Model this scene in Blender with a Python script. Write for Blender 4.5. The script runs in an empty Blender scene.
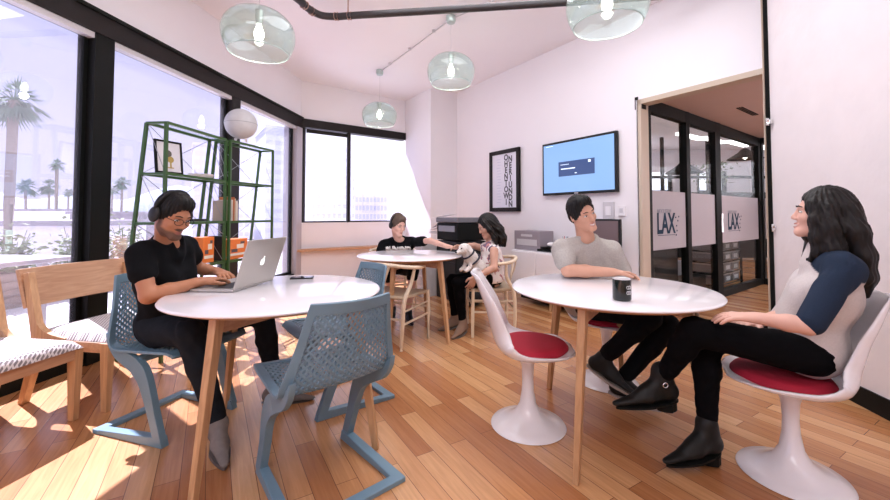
import bpy, bmesh, math, random
import numpy as np
from mathutils import Vector, Matrix
random.seed(7); RNG = np.random.default_rng(7)
sc = bpy.context.scene
col = sc.collection
PI = math.pi

# ---------------------------------------------------------------- camera
CAM_H, PITCH, FPX, PY = 1.16, math.radians(1.9), 390.0, 202.0
cd = bpy.data.cameras.new('camera'); cam = bpy.data.objects.new('camera', cd); col.objects.link(cam)
cam.location = (0, 0, CAM_H); cam.rotation_euler = (PI/2 + PITCH, 0, 0)
cd.sensor_width = 36; cd.lens = FPX/890*36; cd.shift_y = -(250-PY)/890; cd.clip_start = .02; cd.clip_end = 800
sc.camera = cam

# ---------------------------------------------------------------- world, sun, light, exposure
world = bpy.data.worlds.new('world'); sc.world = world; world.use_nodes = True
wn = world.node_tree; wn.nodes.clear()
wo = wn.nodes.new('ShaderNodeOutputWorld'); wb = wn.nodes.new('ShaderNodeBackground')
wt = wn.nodes.new('ShaderNodeTexCoord'); ws = wn.nodes.new('ShaderNodeSeparateXYZ'); wr = wn.nodes.new('ShaderNodeValToRGB')
wr2 = wn.nodes.new('ShaderNodeMapRange'); wr2.inputs['From Min'].default_value = -.52; wr2.inputs['From Max'].default_value = -.30; wr2.interpolation_type = 'SMOOTHSTEP'
wm = wn.nodes.new('ShaderNodeMixRGB'); wm.inputs[2].default_value = (.90, .86, .95, 1)
wn.links.new(wt.outputs['Generated'], ws.inputs[0]); wn.links.new(ws.outputs['Z'], wr.inputs[0]); wn.links.new(ws.outputs['X'], wr2.inputs[0])
wn.links.new(wr2.outputs[0], wm.inputs[0]); wn.links.new(wr.outputs[0], wm.inputs[1])
wn.links.new(wm.outputs[0], wb.inputs[0]); wn.links.new(wb.outputs[0], wo.inputs[0])
wr.color_ramp.elements[0].position = 0.0; wr.color_ramp.elements[0].color = (.46, .425, .55, 1)
wr.color_ramp.elements[1].position = .7; wr.color_ramp.elements[1].color = (.27, .295, .46, 1)
wb.inputs[1].default_value = 1.6

def light(name, kind, loc, direction, energy, color, size=None, size_y=None, angle=None, portal=False):
    l = bpy.data.lights.new(name, kind); o = bpy.data.objects.new(name, l); col.objects.link(o)
    o.location = loc; o.rotation_euler = Vector(direction).to_track_quat('-Z', 'Y').to_euler()
    l.energy = energy; l.color = color
    if kind == 'AREA':
        l.shape = 'RECTANGLE'; l.size = size; l.size_y = size_y
        if portal: l.cycles.is_portal = True
    if angle is not None: l.angle = angle
    return o
SUN_DIR = Vector((1.0, -.75, -1.70))
light('sun', 'SUN', (-6, 6, 8), SUN_DIR, 13.5, (.96, .93, 1.0), angle=.009)
light('fill_light_rear', 'AREA', (-.6, -1.3, 3.3), (0, .25, -1), 72, (.93, .95, 1.0), 3.2, 2.2)  # added fill above and behind the camera, not a real fixture
light('fill_light_mid', 'AREA', (.5, 2.9, 3.36), (0, .05, -1), 60, (.93, .94, 1.0), 2.6, 2.6)  # added overhead fill to brighten the room, no fitting there
light('office_light', 'AREA', (4.6, 8.6, 2.9), (0, 0, -1), 9, (1.0, .95, .95), 3, 2)
light('corridor_light', 'AREA', (4.9, 4.4, 2.40), (0, 0, -1), 7, (1.0, .88, .80), 1.2, .8)
light('window_portal_side', 'AREA', (-2.95, 2.2, 1.5), (1, 0, 0), 1, (1, 1, 1), 9, 2.6, portal=True)
light('window_portal_end', 'AREA', (-1.7, 7.15, 1.9), (.6, -.8, 0), 1, (1, 1, 1), 2.3, 1.8, portal=True)

vs = sc.view_settings
vs.view_transform = 'Standard'; vs.look = 'None'; vs.gamma = 1; vs.use_curve_mapping = False
vs.exposure = 0.53
sc.cycles.use_denoising = True
sc.cycles.max_bounces = 10; sc.cycles.transparent_max_bounces = 24; sc.cycles.sample_clamp_indirect = 6
sc.cycles.caustics_reflective = False; sc.cycles.caustics_refractive = False

# ---------------------------------------------------------------- pixel -> world (placing things at a chosen real depth)
FW = Vector((0, math.cos(PITCH), math.sin(PITCH))); UP = Vector((0, -math.sin(PITCH), math.cos(PITCH)))
def ray(px, py): return Vector((1, 0, 0))*((px-445)/FPX) + UP*(-(py-PY)/FPX) + FW
def P(px, py, Y):
    r = ray(px, py); return Vector((0, 0, CAM_H)) + r*(Y/r.y)
def G(px, py, z=0.0):
    r = ray(px, py); return Vector((0, 0, CAM_H)) + r*((z-CAM_H)/r.z)

# ---------------------------------------------------------------- materials
MATS = {}
def nodes_of(m):
    m.use_nodes = True; nt = m.node_tree; return nt, nt.nodes['Principled BSDF']
def mat(name, c, rough=.5, metal=0, coat=0, noise=0, nscale=20, bump=0, bscale=60, emit=None, es=1, spec=None, sheen=0):
    if name in MATS: return MATS[name]
    m = bpy.data.materials.new(name); nt, b = nodes_of(m); N, L = nt.nodes, nt.links
    b.inputs['Base Color'].default_value = (*c, 1); b.inputs['Roughness'].default_value = rough
    b.inputs['Metallic'].default_value = metal; b.inputs['Coat Weight'].default_value = coat
    if sheen: b.inputs['Sheen Weight'].default_value = sheen
    if spec is None and rough >= .8: spec = .18
    if spec is not None: b.inputs['Specular IOR Level'].default_value = spec
    tc = N.new('ShaderNodeTexCoord')
    n = N.new('ShaderNodeTexNoise'); n.inputs['Scale'].default_value = nscale; n.inputs['Detail'].default_value = 4
    L.new(tc.outputs['Object'], n.inputs[0])
    mx = N.new('ShaderNodeMixRGB'); mx.blend_type = 'MULTIPLY'; mx.inputs[0].default_value = noise
    mx.inputs[1].default_value = (*c, 1)
    L.new(n.outputs['Fac'], mx.inputs[2]); L.new(mx.outputs[0], b.inputs['Base Color'])
    if bump:
        n2 = N.new('ShaderNodeTexNoise'); n2.inputs['Scale'].default_value = bscale; L.new(tc.outputs['Object'], n2.inputs[0])
        bp = N.new('ShaderNodeBump'); bp.inputs['Strength'].default_value = bump; bp.inputs['Distance'].default_value = .004
        L.new(n2.outputs['Fac'], bp.inputs['Height']); L.new(bp.outputs[0], b.inputs['Normal'])
    if emit is not None:
        b.inputs['Emission Color'].default_value = (*emit, 1); b.inputs['Emission Strength'].default_value = es
    MATS[name] = m; return m

def wood_mat(name, c1, c2, rough=.4, axis='Z', scale=1.0):
    if name in MATS: return MATS[name]
    m = bpy.data.materials.new(name); nt, b = nodes_of(m); N, L = nt.nodes, nt.links
    tc = N.new('ShaderNodeTexCoord'); mp = N.new('ShaderNodeMapping')
    s = {'X': (2, 30, 30), 'Y': (30, 2, 30), 'Z': (30, 30, 2)}[axis]
    mp.inputs['Scale'].default_value = [v*scale for v in s]
    n = N.new('ShaderNodeTexNoise'); n.inputs['Scale'].default_value = 1.6; n.inputs['Detail'].default_value = 6; n.inputs['Distortion'].default_value = .6
    r = N.new('ShaderNodeValToRGB'); r.color_ramp.elements[0].position = .3; r.color_ramp.elements[1].position = .72
    r.color_ramp.elements[0].color = (*c1, 1); r.color_ramp.elements[1].color = (*c2, 1)
    L.new(tc.outputs['Object'], mp.inputs[0]); L.new(mp.outputs[0], n.inputs[0]); L.new(n.outputs['Fac'], r.inputs[0])
    L.new(r.outputs[0], b.inputs['Base Color']); b.inputs['Roughness'].default_value = rough
    MATS[name] = m; return m

def glass_mat(name, tint=(1, 1, 1), refl=.08, graze=.9, veil=0.0, veil_col=(.9, .88, 1), rough=0.0):
    if name in MATS: return MATS[name]
    m = bpy.data.materials.new(name); m.use_nodes = True; nt = m.node_tree; N, L = nt.nodes, nt.links; N.clear()
    o = N.new('ShaderNodeOutputMaterial'); t = N.new('ShaderNodeBsdfTransparent'); g = N.new('ShaderNodeBsdfGlossy')
    t.inputs[0].default_value = (*tint, 1); g.inputs['Roughness'].default_value = rough
    fr = N.new('ShaderNodeLayerWeight'); pw_ = N.new('ShaderNodeMath'); pw_.operation = 'POWER'; pw_.inputs[1].default_value = 5
    L.new(fr.outputs['Facing'], pw_.inputs[0])
    ma = N.new('ShaderNodeMath'); ma.operation = 'MULTIPLY_ADD'; ma.inputs[1].default_value = graze; ma.inputs[2].default_value = refl
    mx = N.new('ShaderNodeMixShader'); L.new(pw_.outputs[0], ma.inputs[0]); L.new(ma.outputs[0], mx.inputs[0])
    L.new(t.outputs[0], mx.inputs[1]); L.new(g.outputs[0], mx.inputs[2])
    last = mx
    if veil:
        d = N.new('ShaderNodeBsdfTranslucent'); d.inputs[0].default_value = (*veil_col, 1)
        d2 = N.new('ShaderNodeBsdfDiffuse'); d2.inputs[0].default_value = (*veil_col, 1)
        a = N.new('ShaderNodeMixShader'); a.inputs[0].default_value = .5; L.new(d.outputs[0], a.inputs[1]); L.new(d2.outputs[0], a.inputs[2])
        m2 = N.new('ShaderNodeMixShader'); m2.inputs[0].default_value = veil
        L.new(mx.outputs[0], m2.inputs[1]); L.new(a.outputs[0], m2.inputs[2]); last = m2
    L.new(last.outputs[0], o.inputs[0]); MATS[name] = m; return m

def floor_mat():
    m = bpy.data.materials.new('floor_planks'); nt, b = nodes_of(m); N, L = nt.nodes, nt.links
    tc = N.new('ShaderNodeTexCoord'); mp = N.new('ShaderNodeMapping')
    mp.inputs['Rotation'].default_value = (0, 0, -math.atan2(1, -.60))
    br = N.new('ShaderNodeTexBrick'); br.offset = .37; br.offset_frequency = 2; br.squash = 1
    br.inputs['Scale'].default_value = 1; br.inputs['Brick Width'].default_value = 1.05; br.inputs['Row Height'].default_value = .096
    br.inputs['Mortar Size'].default_value = .0016; br.inputs['Mortar Smooth'].default_value = .3; br.inputs['Bias'].default_value = 0
    br.inputs['Color1'].default_value = (0, 0, 0, 1); br.inputs['Color2'].default_value = (1, 1, 1, 1); br.inputs['Mortar'].default_value = (.5, .5, .5, 1)
    L.new(tc.outputs['Object'], mp.inputs[0]); L.new(mp.outputs[0], br.inputs[0])
    r = N.new('ShaderNodeValToRGB'); cr = r.color_ramp
    cr.elements[0].position = 0; cr.elements[0].color = (.43, .17, .064, 1); cr.elements[1].position = 1; cr.elements[1].color = (.71, .40, .19, 1)
    e = cr.elements.new(.45); e.color = (.58, .275, .115, 1)
    L.new(br.outputs['Color'], r.inputs[0])
    mp2 = N.new('ShaderNodeMapping'); mp2.inputs['Scale'].default_value = (3, 45, 1); L.new(mp.outputs[0], mp2.inputs[0])
    n = N.new('ShaderNodeTexNoise'); n.inputs['Scale'].default_value = 1.2; n.inputs['Detail'].default_value = 6; n.inputs['Distortion'].default_value = .8
    L.new(mp2.outputs[0], n.inputs[0])
    r2 = N.new('ShaderNodeValToRGB'); r2.color_ramp.elements[0].position = .3; r2.color_ramp.elements[0].color = (.80, .76, .72, 1)
    r2.color_ramp.elements[1].position = .65; r2.color_ramp.elements[1].color = (1, 1, 1, 1); L.new(n.outputs['Fac'], r2.inputs[0])
    mx = N.new('ShaderNodeMixRGB'); mx.blend_type = 'MULTIPLY'; mx.inputs[0].default_value = 1
    L.new(r.outputs[0], mx.inputs[1]); L.new(r2.outputs[0], mx.inputs[2])
    mo = N.new('ShaderNodeMixRGB'); mo.inputs[2].default_value = (.14, .055, .03, 1); L.new(br.outputs['Fac'], mo.inputs[0]); L.new(mx.outputs[0], mo.inputs[1])
    L.new(mo.outputs[0], b.inputs['Base Color'])
    b.inputs['Roughness'].default_value = .27; b.inputs['Coat Weight'].default_value = .25; b.inputs['Coat Roughness'].default_value = .18
    return m

M_wall = mat('wall_paint', (.87, .845, .88), .6, noise=.04, nscale=3, bump=.15, bscale=50)
M_wall_rough = mat('rough_plaster', (.82, .77, .78), .75, noise=.10, nscale=5, bump=.9, bscale=11)
M_ceil = mat('ceiling_paint', (.91, .885, .91), .7, noise=.05, nscale=1.3, bump=.2, bscale=30)
M_ceil2 = mat('corridor_ceiling', (.62, .47, .42), .7, noise=.08, nscale=3)
M_floor = floor_mat()
M_black = mat('black_aluminium', (.006, .007, .0065), .5, spec=.15)
M_blackm = mat('brown_black_frame', (.016, .013, .013), .5, spec=.2)
M_grey = mat('grey_metal', (.30, .31, .34), .4, .5)
M_greyl = mat('light_grey_metal', (.62, .60, .62), .4, .2)
M_chrome = mat('chrome', (.8, .8, .8), .15, 1)
M_white = mat('white_laminate', (.86, .83, .85), .16, coat=.3)
M_whiteg = mat('white_gloss', (.86, .84, .86), .22, coat=.5)
M_red = mat('red_fabric', (.50, .012, .04), .75, noise=.15, nscale=120, bump=.2, bscale=400)
M_blue = mat('blue_plastic', (.155, .265, .345), .42, noise=.05, nscale=30)
M_oak = wood_mat('oak_legs', (.46, .25, .12), (.62, .37, .19), .42, 'Z')
M_oakx = wood_mat('oak_boards', (.44, .235, .13), (.58, .35, .21), .42, 'Y')
M_beech = wood_mat('pale_beech', (.70, .56, .40), (.80, .67, .50), .45, 'Z')
M_cord = mat('paper_cord', (.60, .47, .33), .8, noise=.3, nscale=90, bump=.5, bscale=150)
M_green = mat('green_paint', (.030, .088, .018), .4)
M_beige = mat('beige_jamb', (.55, .46, .36), .5)
M_dark = mat('dark_plastic', (.011, .012, .013), .45, spec=.3)
M_glass = glass_mat('window_glass', (.92, .93, 1.0), .09, veil=.035)  # whitish haze mixed into the panes for a washed-out, overexposed view
M_glassc = glass_mat('clear_glass', (.90, .93, .93), .03, graze=.3)
M_sham = glass_mat('lamp_acrylic', (.86, .91, .905), .06, veil=.05, veil_col=(.75, .85, .83))

# ---------------------------------------------------------------- mesh helpers
def lmat(o):
    m = Matrix.LocRotScale(o.location, o.rotation_euler, o.scale)
    return lmat(o.parent) @ m if o.parent else m
def props(o, label=None, cat=None, group=None, kind=None):
    if label: o['label'] = label
    if cat: o['category'] = cat
    if group: o['group'] = group
    if kind: o['kind'] = kind
    return o
def empty(name, loc, rz=0, label=None, cat=None, group=None, kind=None):
    o = bpy.data.objects.new(name, None); col.objects.link(o); o.location = loc; o.rotation_euler = (0, 0, rz)
    o.empty_display_size = .1
    return props(o, label, cat, group, kind)
def link(name, me, mats, parent=None, world=False, origin=None, smooth=35, bevel=0, solid=0):
    """mesh -> object; world=True: the vertices are world coordinates"""
    for m in (mats if isinstance(mats, (list, tuple)) else [mats]): me.materials.append(m)
    o = bpy.data.objects.new(name, me); col.objects.link(o)
    if origin is not None: o.location = origin
    if parent is not None: o.parent = parent
    if world: me.transform(lmat(o).inverted())
    if smooth is not None:
        if smooth >= 180: me.polygons.foreach_set('use_smooth', [True]*len(me.polygons))
        else:
            bm = bmesh.new(); bm.from_mesh(me); a = math.radians(smooth)
            for f in bm.faces: f.smooth = True
            for e in bm.edges:
                if len(e.link_faces) != 2 or e.calc_face_angle(0) > a: e.smooth = False
            bm.to_mesh(me); bm.free()
    if solid:
        s = o.modifiers.new('thickness', 'SOLIDIFY'); s.thickness = abs(solid); s.offset = 0
    if bevel:
        b = o.modifiers.new('bevel', 'BEVEL'); b.width = bevel; b.segments = 2; b.limit_method = 'ANGLE'; b.angle_limit = .6
    return o
def frame_dirs(d):
    d = d.normalized(); a = Vector((0, 0, 1)) if abs(d.z) < .9 else Vector((1, 0, 0))
    s = d.cross(a).normalized(); return s, s.cross(d).normalized()
def spline(pts, n=8):
    pts = [Vector(p) for p in pts]; out = []
    q = [pts[0]*2-pts[1]] + pts + [pts[-1]*2-pts[-2]]
    for i in range(1, len(q)-2):
        a, b, c, d = q[i-1:i+3]
        for k in range(n):
            t = k/n
            out.append(.5*((2*b)+(c-a)*t+(2*a-5*b+4*c-d)*t*t+(3*b-a-3*c+d)*t**3))
    out.append(pts[-1]); return out
def lerplist(v, n):
    v = np.array(v, float); return np.interp(np.linspace(0, len(v)-1, n), range(len(v)), v)
class MB:
    def __init__(s): s.v = []; s.f = []; s.m = []; s.cur = 0
    def add(s, vs, fs):
        k = len(s.v); s.v += [tuple(v) for v in vs]; s.f += [[i+k for i in f] for f in fs]; s.m += [s.cur]*len(fs); return s
    def box(s, c, size, R=None):
        c = Vector(c); hx, hy, hz = [x/2 for x in size]
        R = R or Matrix.Identity(3)
        vs = [c + R @ Vector((x*hx, y*hy, z*hz)) for x in (-1, 1) for y in (-1, 1) for z in (-1, 1)]
        return s.add(vs, [(0, 1, 3, 2), (4, 6, 7, 5), (0, 4, 5, 1), (2, 3, 7, 6), (0, 2, 6, 4), (1, 5, 7, 3)])
    def hexa(s, b, t):   # bottom 4 and top 4 points, counterclockwise
        return s.add(list(b)+list(t), [(3, 2, 1, 0), (4, 5, 6, 7), (0, 1, 5, 4), (1, 2, 6, 5), (2, 3, 7, 6), (3, 0, 4, 7)])
    def tube(s, pts, r, seg=10, cap=True, closed=False, up=None, sx=1.0, sy=1.0, sq=False):
        pts = [Vector(p) for p in pts]; n = len(pts)
        rr = lerplist(r, n) if hasattr(r, '__len__') else [r]*n
        sxs = lerplist(sx, n) if hasattr(sx, '__len__') else [sx]*n
        vs = []; prev = None
        for i, p in enumerate(pts):
            d = (pts[(i+1) % n]-pts[i-1]) if closed else (pts[min(i+1, n-1)]-pts[max(i-1, 0)])
            d = d.normalized()
            if up is not None: a = Vector(up) - d*Vector(up).dot(d); a.normalize(); b = a.cross(d)
            elif prev is None: b, a = frame_dirs(d)
            else:
                a = prev - d*prev.dot(d); a.normalize(); b = a.cross(d)
            prev = a
            for k in range(seg):
                if sq:
                    cx, cy = ((1, 1), (-1, 1), (-1, -1), (1, -1))[k]
                else:
                    t = 2*PI*k/seg; cx, cy = math.cos(t), math.sin(t)
                vs.append(p + b*(cx*rr[i]*sxs[i]) + a*(cy*rr[i]*sy))
        fs = []
        for i in range(n if closed else n-1):
            for k in range(seg):
                j = (i+1) % n; fs.append((i*seg+k, i*seg+(k+1) % seg, j*seg+(k+1) % seg, j*seg+k))
        if cap and not closed:
            fs.append(tuple(range(seg-1, -1, -1))); fs.append(tuple((n-1)*seg+k for k in range(seg)))
        return s.add(vs, fs)
    def bar(s, a, b, w, h, up=(0, 0, 1)): return s.tube([a, b], 1, seg=4, sq=True, up=up, sx=w/2, sy=h/2)
    def lathe(s, prof, c=(0, 0, 0), seg=40, cap=False):
        c = Vector(c); vs = []; n = len(prof)
        for r, z in prof:
            for k in range(seg):
                t = 2*PI*k/seg; vs.append(c+Vector((r*math.cos(t), r*math.sin(t), z)))
        fs = [(i*seg+k, i*seg+(k+1) % seg, (i+1)*seg+(k+1) % seg, (i+1)*seg+k) for i in range(n-1) for k in range(seg)]
        if cap: fs += [tuple(range(seg-1, -1, -1)), tuple((n-1)*seg+k for k in range(seg))]
        return s.add(vs, fs)
    def poly(s, pts, h, R=None, c=(0, 0, 0)):   # extruded polygon: pts in XY, height h along Z
        n = len(pts); c = Vector(c); R = R or Matrix.Identity(3)
        vs = [c+R @ Vector((x, y, 0)) for x, y in pts]+[c+R @ Vector((x, y, h)) for x, y in pts]
        return s.add(vs, [tuple(range(n-1, -1, -1)), tuple(range(n, 2*n))]+[(i, (i+1) % n, n+(i+1) % n, n+i) for i in range(n)])
    def sphere(s, c, r, seg=20, rings=12, R=None, scale=(1, 1, 1)):
        c = Vector(c); R = R or Matrix.Identity(3); vs = []; 
        for i in range(rings+1):
            p = PI*i/rings
            for k in range(seg):
                t = 2*PI*k/seg
                vs.append(c+R @ Vector((r*scale[0]*math.sin(p)*math.cos(t), r*scale[1]*math.sin(p)*math.sin(t), r*scale[2]*math.cos(p))))
        return s.add(vs, [(i*seg+k, (i+1)*seg+k, (i+1)*seg+(k+1) % seg, i*seg+(k+1) % seg) for i in range(rings) for k in range(seg)])
    def grid(s, fn, nu, nv, closed_u=False):
        vs = [fn(i/nu, j/nv) for j in range(nv+1) for i in range(nu+1)]
        return s.add(vs, [(j*(nu+1)+i, j*(nu+1)+i+1, (j+1)*(nu+1)+i+1, (j+1)*(nu+1)+i) for j in range(nv) for i in range(nu)])
    def build(s, name, mats, parent=None, world=False, origin=None, smooth=35, bevel=0, solid=0, weld=False):
        me = bpy.data.meshes.new(name); me.from_pydata(s.v, [], s.f)
        if any(s.m): me.polygons.foreach_set('material_index', s.m)
        if weld:
            bm = bmesh.new(); bm.from_mesh(me); bmesh.ops.remove_doubles(bm, verts=bm.verts, dist=1e-5); bm.to_mesh(me); bm.free()
        me.update()
        return link(name, me, mats, parent, world, origin, smooth, bevel, solid)
def rotz(a): return Matrix.Rotation(a, 3, 'Z')
def axes(x, y, z): return Matrix((x, y, z)).transposed()
def copy_tree(o, parent=None):
    c = o.copy(); col.objects.link(c); c.parent = parent
    for ch in [k for k in col.objects if k.parent == o]: copy_tree(ch, c)
    return c
def text(name, s, size, m, loc, R, parent=None, extrude=.0006, align='CENTER', sx=1.0, font_scale=None):
    cu = bpy.data.curves.new(name, 'FONT'); cu.body = s; cu.size = size; cu.extrude = extrude
    cu.align_x = align; cu.align_y = 'CENTER'; cu.space_line = .82
    cu.materials.append(m)
    o = bpy.data.objects.new(name, cu); col.objects.link(o)
    M = Matrix.Translation(loc) @ R.to_4x4() @ Matrix.Diagonal((sx, 1, 1, 1))
    if parent is not None: o.parent = parent; M = lmat(parent).inverted() @ M
    l, q, sca = M.decompose(); o.location = l; o.rotation_euler = q.to_euler(); o.scale = sca
    return o
# ================================================================ THE SETTING
CZ = 3.41
D1 = Vector((.66, -1, 0)); U1 = D1.normalized()            # along the TV wall, towards the camera
D3 = Vector((1.351, 1, 0)); U3 = D3.normalized()           # along the end window wall
D2 = Vector((.108, 1, 0)); U2 = D2.normalized()            # along the side window wall, away from the camera
Z3 = Vector((0, 0, 1))
A_ = Vector((-2.40, 6.455, 0)); B_ = Vector((-.785, 7.65, 0)); C_ = Vector((-.25, 6.86, 0)); D_ = Vector((.22, 7.13, 0))
DJ = D_ + D1*2.884                                          # left jamb of the doorway
W0 = Vector((2.64, 3.14, 0)); UW = Vector((-.14, -1, 0)).normalized()
N1 = Vector((-U1.y, U1.x, 0))*-1                            # out of the TV wall, into the room
if N1.x > 0: N1 = -N1
def wall(name, a, b, z0, z1, th, out, m=M_wall):
    """wall from a to b; 'out' points away from the room"""
    mb = MB(); o = out.normalized()*th
    mb.hexa([a+Z3*z0, b+Z3*z0, b+o+Z3*z0, a+o+Z3*z0], [a+Z3*z1, b+Z3*z1, b+o+Z3*z1, a+o+Z3*z1])
    return props(mb.build(name, m, smooth=None), kind='structure')
NL = Vector((-1, .108, 0)).normalized(); NB = Vector((-1, 1.351, 0)).normalized(); NT = -N1; NR = Vector((1, -.14, 0)).normalized()
L0 = A_ - D2*9.2
fl = MB(); fl.poly([(-3.5, -3.0), (9.5, -3.0), (9.5, 13.5), (-.95, 7.95), (-2.62, 6.68)], -.12)
fo = fl.build('floor', M_floor, smooth=None); props(fo, kind='structure')
cl = MB(); cl.poly([(-3.6, -3.0), (3.4, -3.0), (3.4, 2.6), (.35, 7.35), (-.75, 7.9), (-2.6, 6.6)], .12, c=(0, 0, CZ))
props(cl.build('ceiling', M_ceil, smooth=None), kind='structure')
# side window wall
HZ = 2.60
wall('wall_left_upper', L0, A_, 2.75, CZ, .25, NL)
wall('wall_left_base', L0, A_, 0, .22, .12, NL, M_black)
mb = MB(); mb.hexa([L0+NL*-.03+Z3*HZ, A_+NL*-.03+Z3*HZ, A_+NL*.16+Z3*HZ, L0+NL*.16+Z3*HZ], [p+Z3*2.76 for p in (L0+NL*-.03, A_+NL*-.03, A_+NL*.16, L0+NL*.16)])
props(mb.build('trim_1', M_blackm, smooth=None), kind='structure')
mb = MB(); mb.hexa([L0+NL*-.05+Z3*2.755, A_+NL*-.05+Z3*2.755, A_+NL*.05+Z3*2.755, L0+NL*.05+Z3*2.755], [p+Z3*2.785 for p in (L0+NL*-.05, A_+NL*-.05, A_+NL*.05, L0+NL*.05)])
props(mb.build('trim_2', M_black, smooth=None), kind='structure')
def lw(Y, off=0, z=0):                                      # point on the side wall at depth Y
    return Vector((A_.x + .108*(Y-A_.y), Y, z)) + NL*off
Ys = [-2.6, -.9, 1.05, 3.09, 4.74, 6.33]
for i in range(5):
    w = empty('window_%d' % (i+1), lw((Ys[i]+Ys[i+1])/2), kind='structure')
    a, b = Ys[i]+.10, Ys[i+1]-.05
    g = MB(); g.hexa([lw(a, .06, .2), lw(b, .06, .2), lw(b, .068, .2), lw(a, .068, .2)], [lw(a, .06, HZ), lw(b, .06, HZ), lw(b, .068, HZ), lw(a, .068, HZ)])
    g.build('glass', M_glass, w, world=True, smooth=None)
    f = MB()
    f.bar(lw(b-.025, .07, .2), lw(b-.025, .07, HZ), .045, .05, up=(1, 0, 0)); f.bar(lw(a+.01, .07, .2), lw(a+.01, .07, HZ), .03, .05, up=(1, 0, 0))
    f.bar(lw(a, .07, .235), lw(b, .07, .235), .05, .05)
    f.build('window_frame', M_black, w, world=True, smooth=None)
    h = MB(); h.bar(lw(a, .02, HZ-.02), lw(b, .02, HZ-.02), .06, .05); h.build('blind_box', M_greyl, w, world=True, smooth=None)
    if i < 4:
        m_ = MB(); m_.hexa([lw(Ys[i+1]-.06, -.02, .0), lw(Ys[i+1]+.10, -.02, .0), lw(Ys[i+1]+.10, .14, .0), lw(Ys[i+1]-.06, .14, .0)],
                           [lw(Ys[i+1]-.06, -.02, HZ), lw(Ys[i+1]+.10, -.02, HZ), lw(Ys[i+1]+.10, .14, HZ), lw(Ys[i+1]-.06, .14, HZ)])
        m_.build('mullion', M_black if i < 3 else M_blackm, w, world=True, smooth=None, bevel=.004)
cp = MB(); cp.hexa([lw(6.28, -.03), A_+NL*-.03, A_+NL*.2, lw(6.28, .2)], [p+Z3*HZ for p in (lw(6.28, -.03), A_+NL*-.03, A_+NL*.2, lw(6.28, .2))])
props(cp.build('trim_3', mat('corner_grey', (.45, .42, .46), .5), smooth=None), kind='structure')
# end window wall
SZ = 1.03
wall('wall_back_base', A_, B_, 0, SZ, .25, NB)
wall('wall_back_upper', A_, B_, 2.755, CZ, .25, NB)
def bw(t, off=0, z=0): return A_ + (B_-A_)*t + NB*off + Z3*z
mb = MB(); mb.hexa([bw(0, -.03, HZ+.03), bw(1, -.03, HZ+.03), bw(1, .12, HZ+.03), bw(0, .12, HZ+.03)], [bw(0, -.03, 2.77), bw(1, -.03, 2.77), bw(1, .12, 2.77), bw(0, .12, 2.77)])
props(mb.build('trim_4', M_blackm, smooth=None), kind='structure')
for i, (t0, t1) in enumerate(((.02, .42), (.42, 1.0))):
    w = empty('window_%d' % (i+6), bw((t0+t1)/2), kind='structure')
    g = MB(); g.hexa([bw(t0, .06, SZ), bw(t1, .06, SZ), bw(t1, .068, SZ), bw(t0, .068, SZ)], [bw(t0, .06, HZ+.05), bw(t1, .06, HZ+.05), bw(t1, .068, HZ+.05), bw(t0, .068, HZ+.05)])
    g.build('glass', M_glass, w, world=True, smooth=None)
    f = MB(); f.bar(bw(t0+.012, .05, SZ), bw(t0+.012, .05, HZ+.05), .05, .05, up=(1, 0, 0)); f.bar(bw(t0, .05, SZ+.012), bw(t1, .05, SZ+.012), .05, .025)
    if i == 0: f.bar(bw(t0+.03, .03, HZ-.02), bw(t1-.01, .03, HZ-.02), .03, .06)
    f.build('window_frame', M_blackm, w, world=True, smooth=None)
    if i: 
        m_ = MB(); m_.bar(bw(t0-.005, .0, SZ), bw(t0-.005, .0, HZ+.05), .04, .06, up=NB); m_.build('mullion', M_blackm, w, world=True, smooth=None)
# shelf ledge under the end window
LG = MB(); LG.hexa([A_+Vector((-.02, -.16, .56)), B_-U1*-.14*0+NB*-.28+Z3*.56, B_+NB*.02+Z3*.56, A_+NB*.02+Z3*.56],
                   [A_+Vector((-.02, -.16, .60)), B_+NB*-.28+Z3*.60, B_+NB*.02+Z3*.60, A_+NB*.02+Z3*.60])
props(LG.build('trim_5', M_oakx, smooth=None, bevel=.004), kind='structure')
# column and TV wall
wall('wall_column_side', B_, C_, 0, CZ, .6, Vector((.83, .55, 0)))
wall('wall_column_face', C_, D_, 0, CZ, .5, NB)
wall('wall_tv', D_, DJ, 0, CZ, .12, NT)
HD = 2.42
E2 = D_ + D1*4.05
wall('wall_tv_lintel', DJ, E2, HD, CZ, .12, NT)
wall('wall_tv_end', D_+D1*3.98, D_+D1*6.2, 0, HD, .12, NT)
wall('wall_right', W0, W0+UW*6.2, 0, CZ, .10, NR, M_wall_rough)
wall('baseboard_right', W0-NR*.012, W0+UW*6.2-NR*.012, 0, .115, .012, NR, M_black)
mb = MB(); mb.hexa([W0-NR*.03, W0-UW*.02-NR*.03, W0-UW*.02+NR*.12, W0+NR*.12], [p+Z3*CZ for p in (W0-NR*.03, W0-UW*.02-NR*.03, W0-UW*.02+NR*.12, W0+NR*.12)])
props(mb.build('trim_6', M_black, smooth=None), kind='structure')
mb = MB(); mb.bar(W0-NR*.036-UW*.01, W0-NR*.036-UW*.01+Z3*CZ, .012, .006, up=(0, 1, 0))
props(mb.build('trim_7', M_beige, smooth=None), kind='structure')
for i, (px, py) in enumerate(((771, 122), (777, 228))):
    c = P(px, py, 3.12); b = MB(); b.box(c, (.05, .03, .035)); b.tube([c+Vector((-.03, 0, -.03)), c+Vector((-.03, 0, .03))], .012, 12)
    o = b.build('wall_hinge', M_chrome, world=True, origin=c, bevel=.003)
    props(o, ('upper' if i == 0 else 'lower')+' small silver bracket on the black edge of the right wall', 'bracket', 'silver brackets on the wall edge')
wall('wall_rear', Vector((-3.6, -2.7, 0)), Vector((3.2, -2.7, 0)), 0, CZ, .1, Vector((0, -1, 0)))
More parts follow.
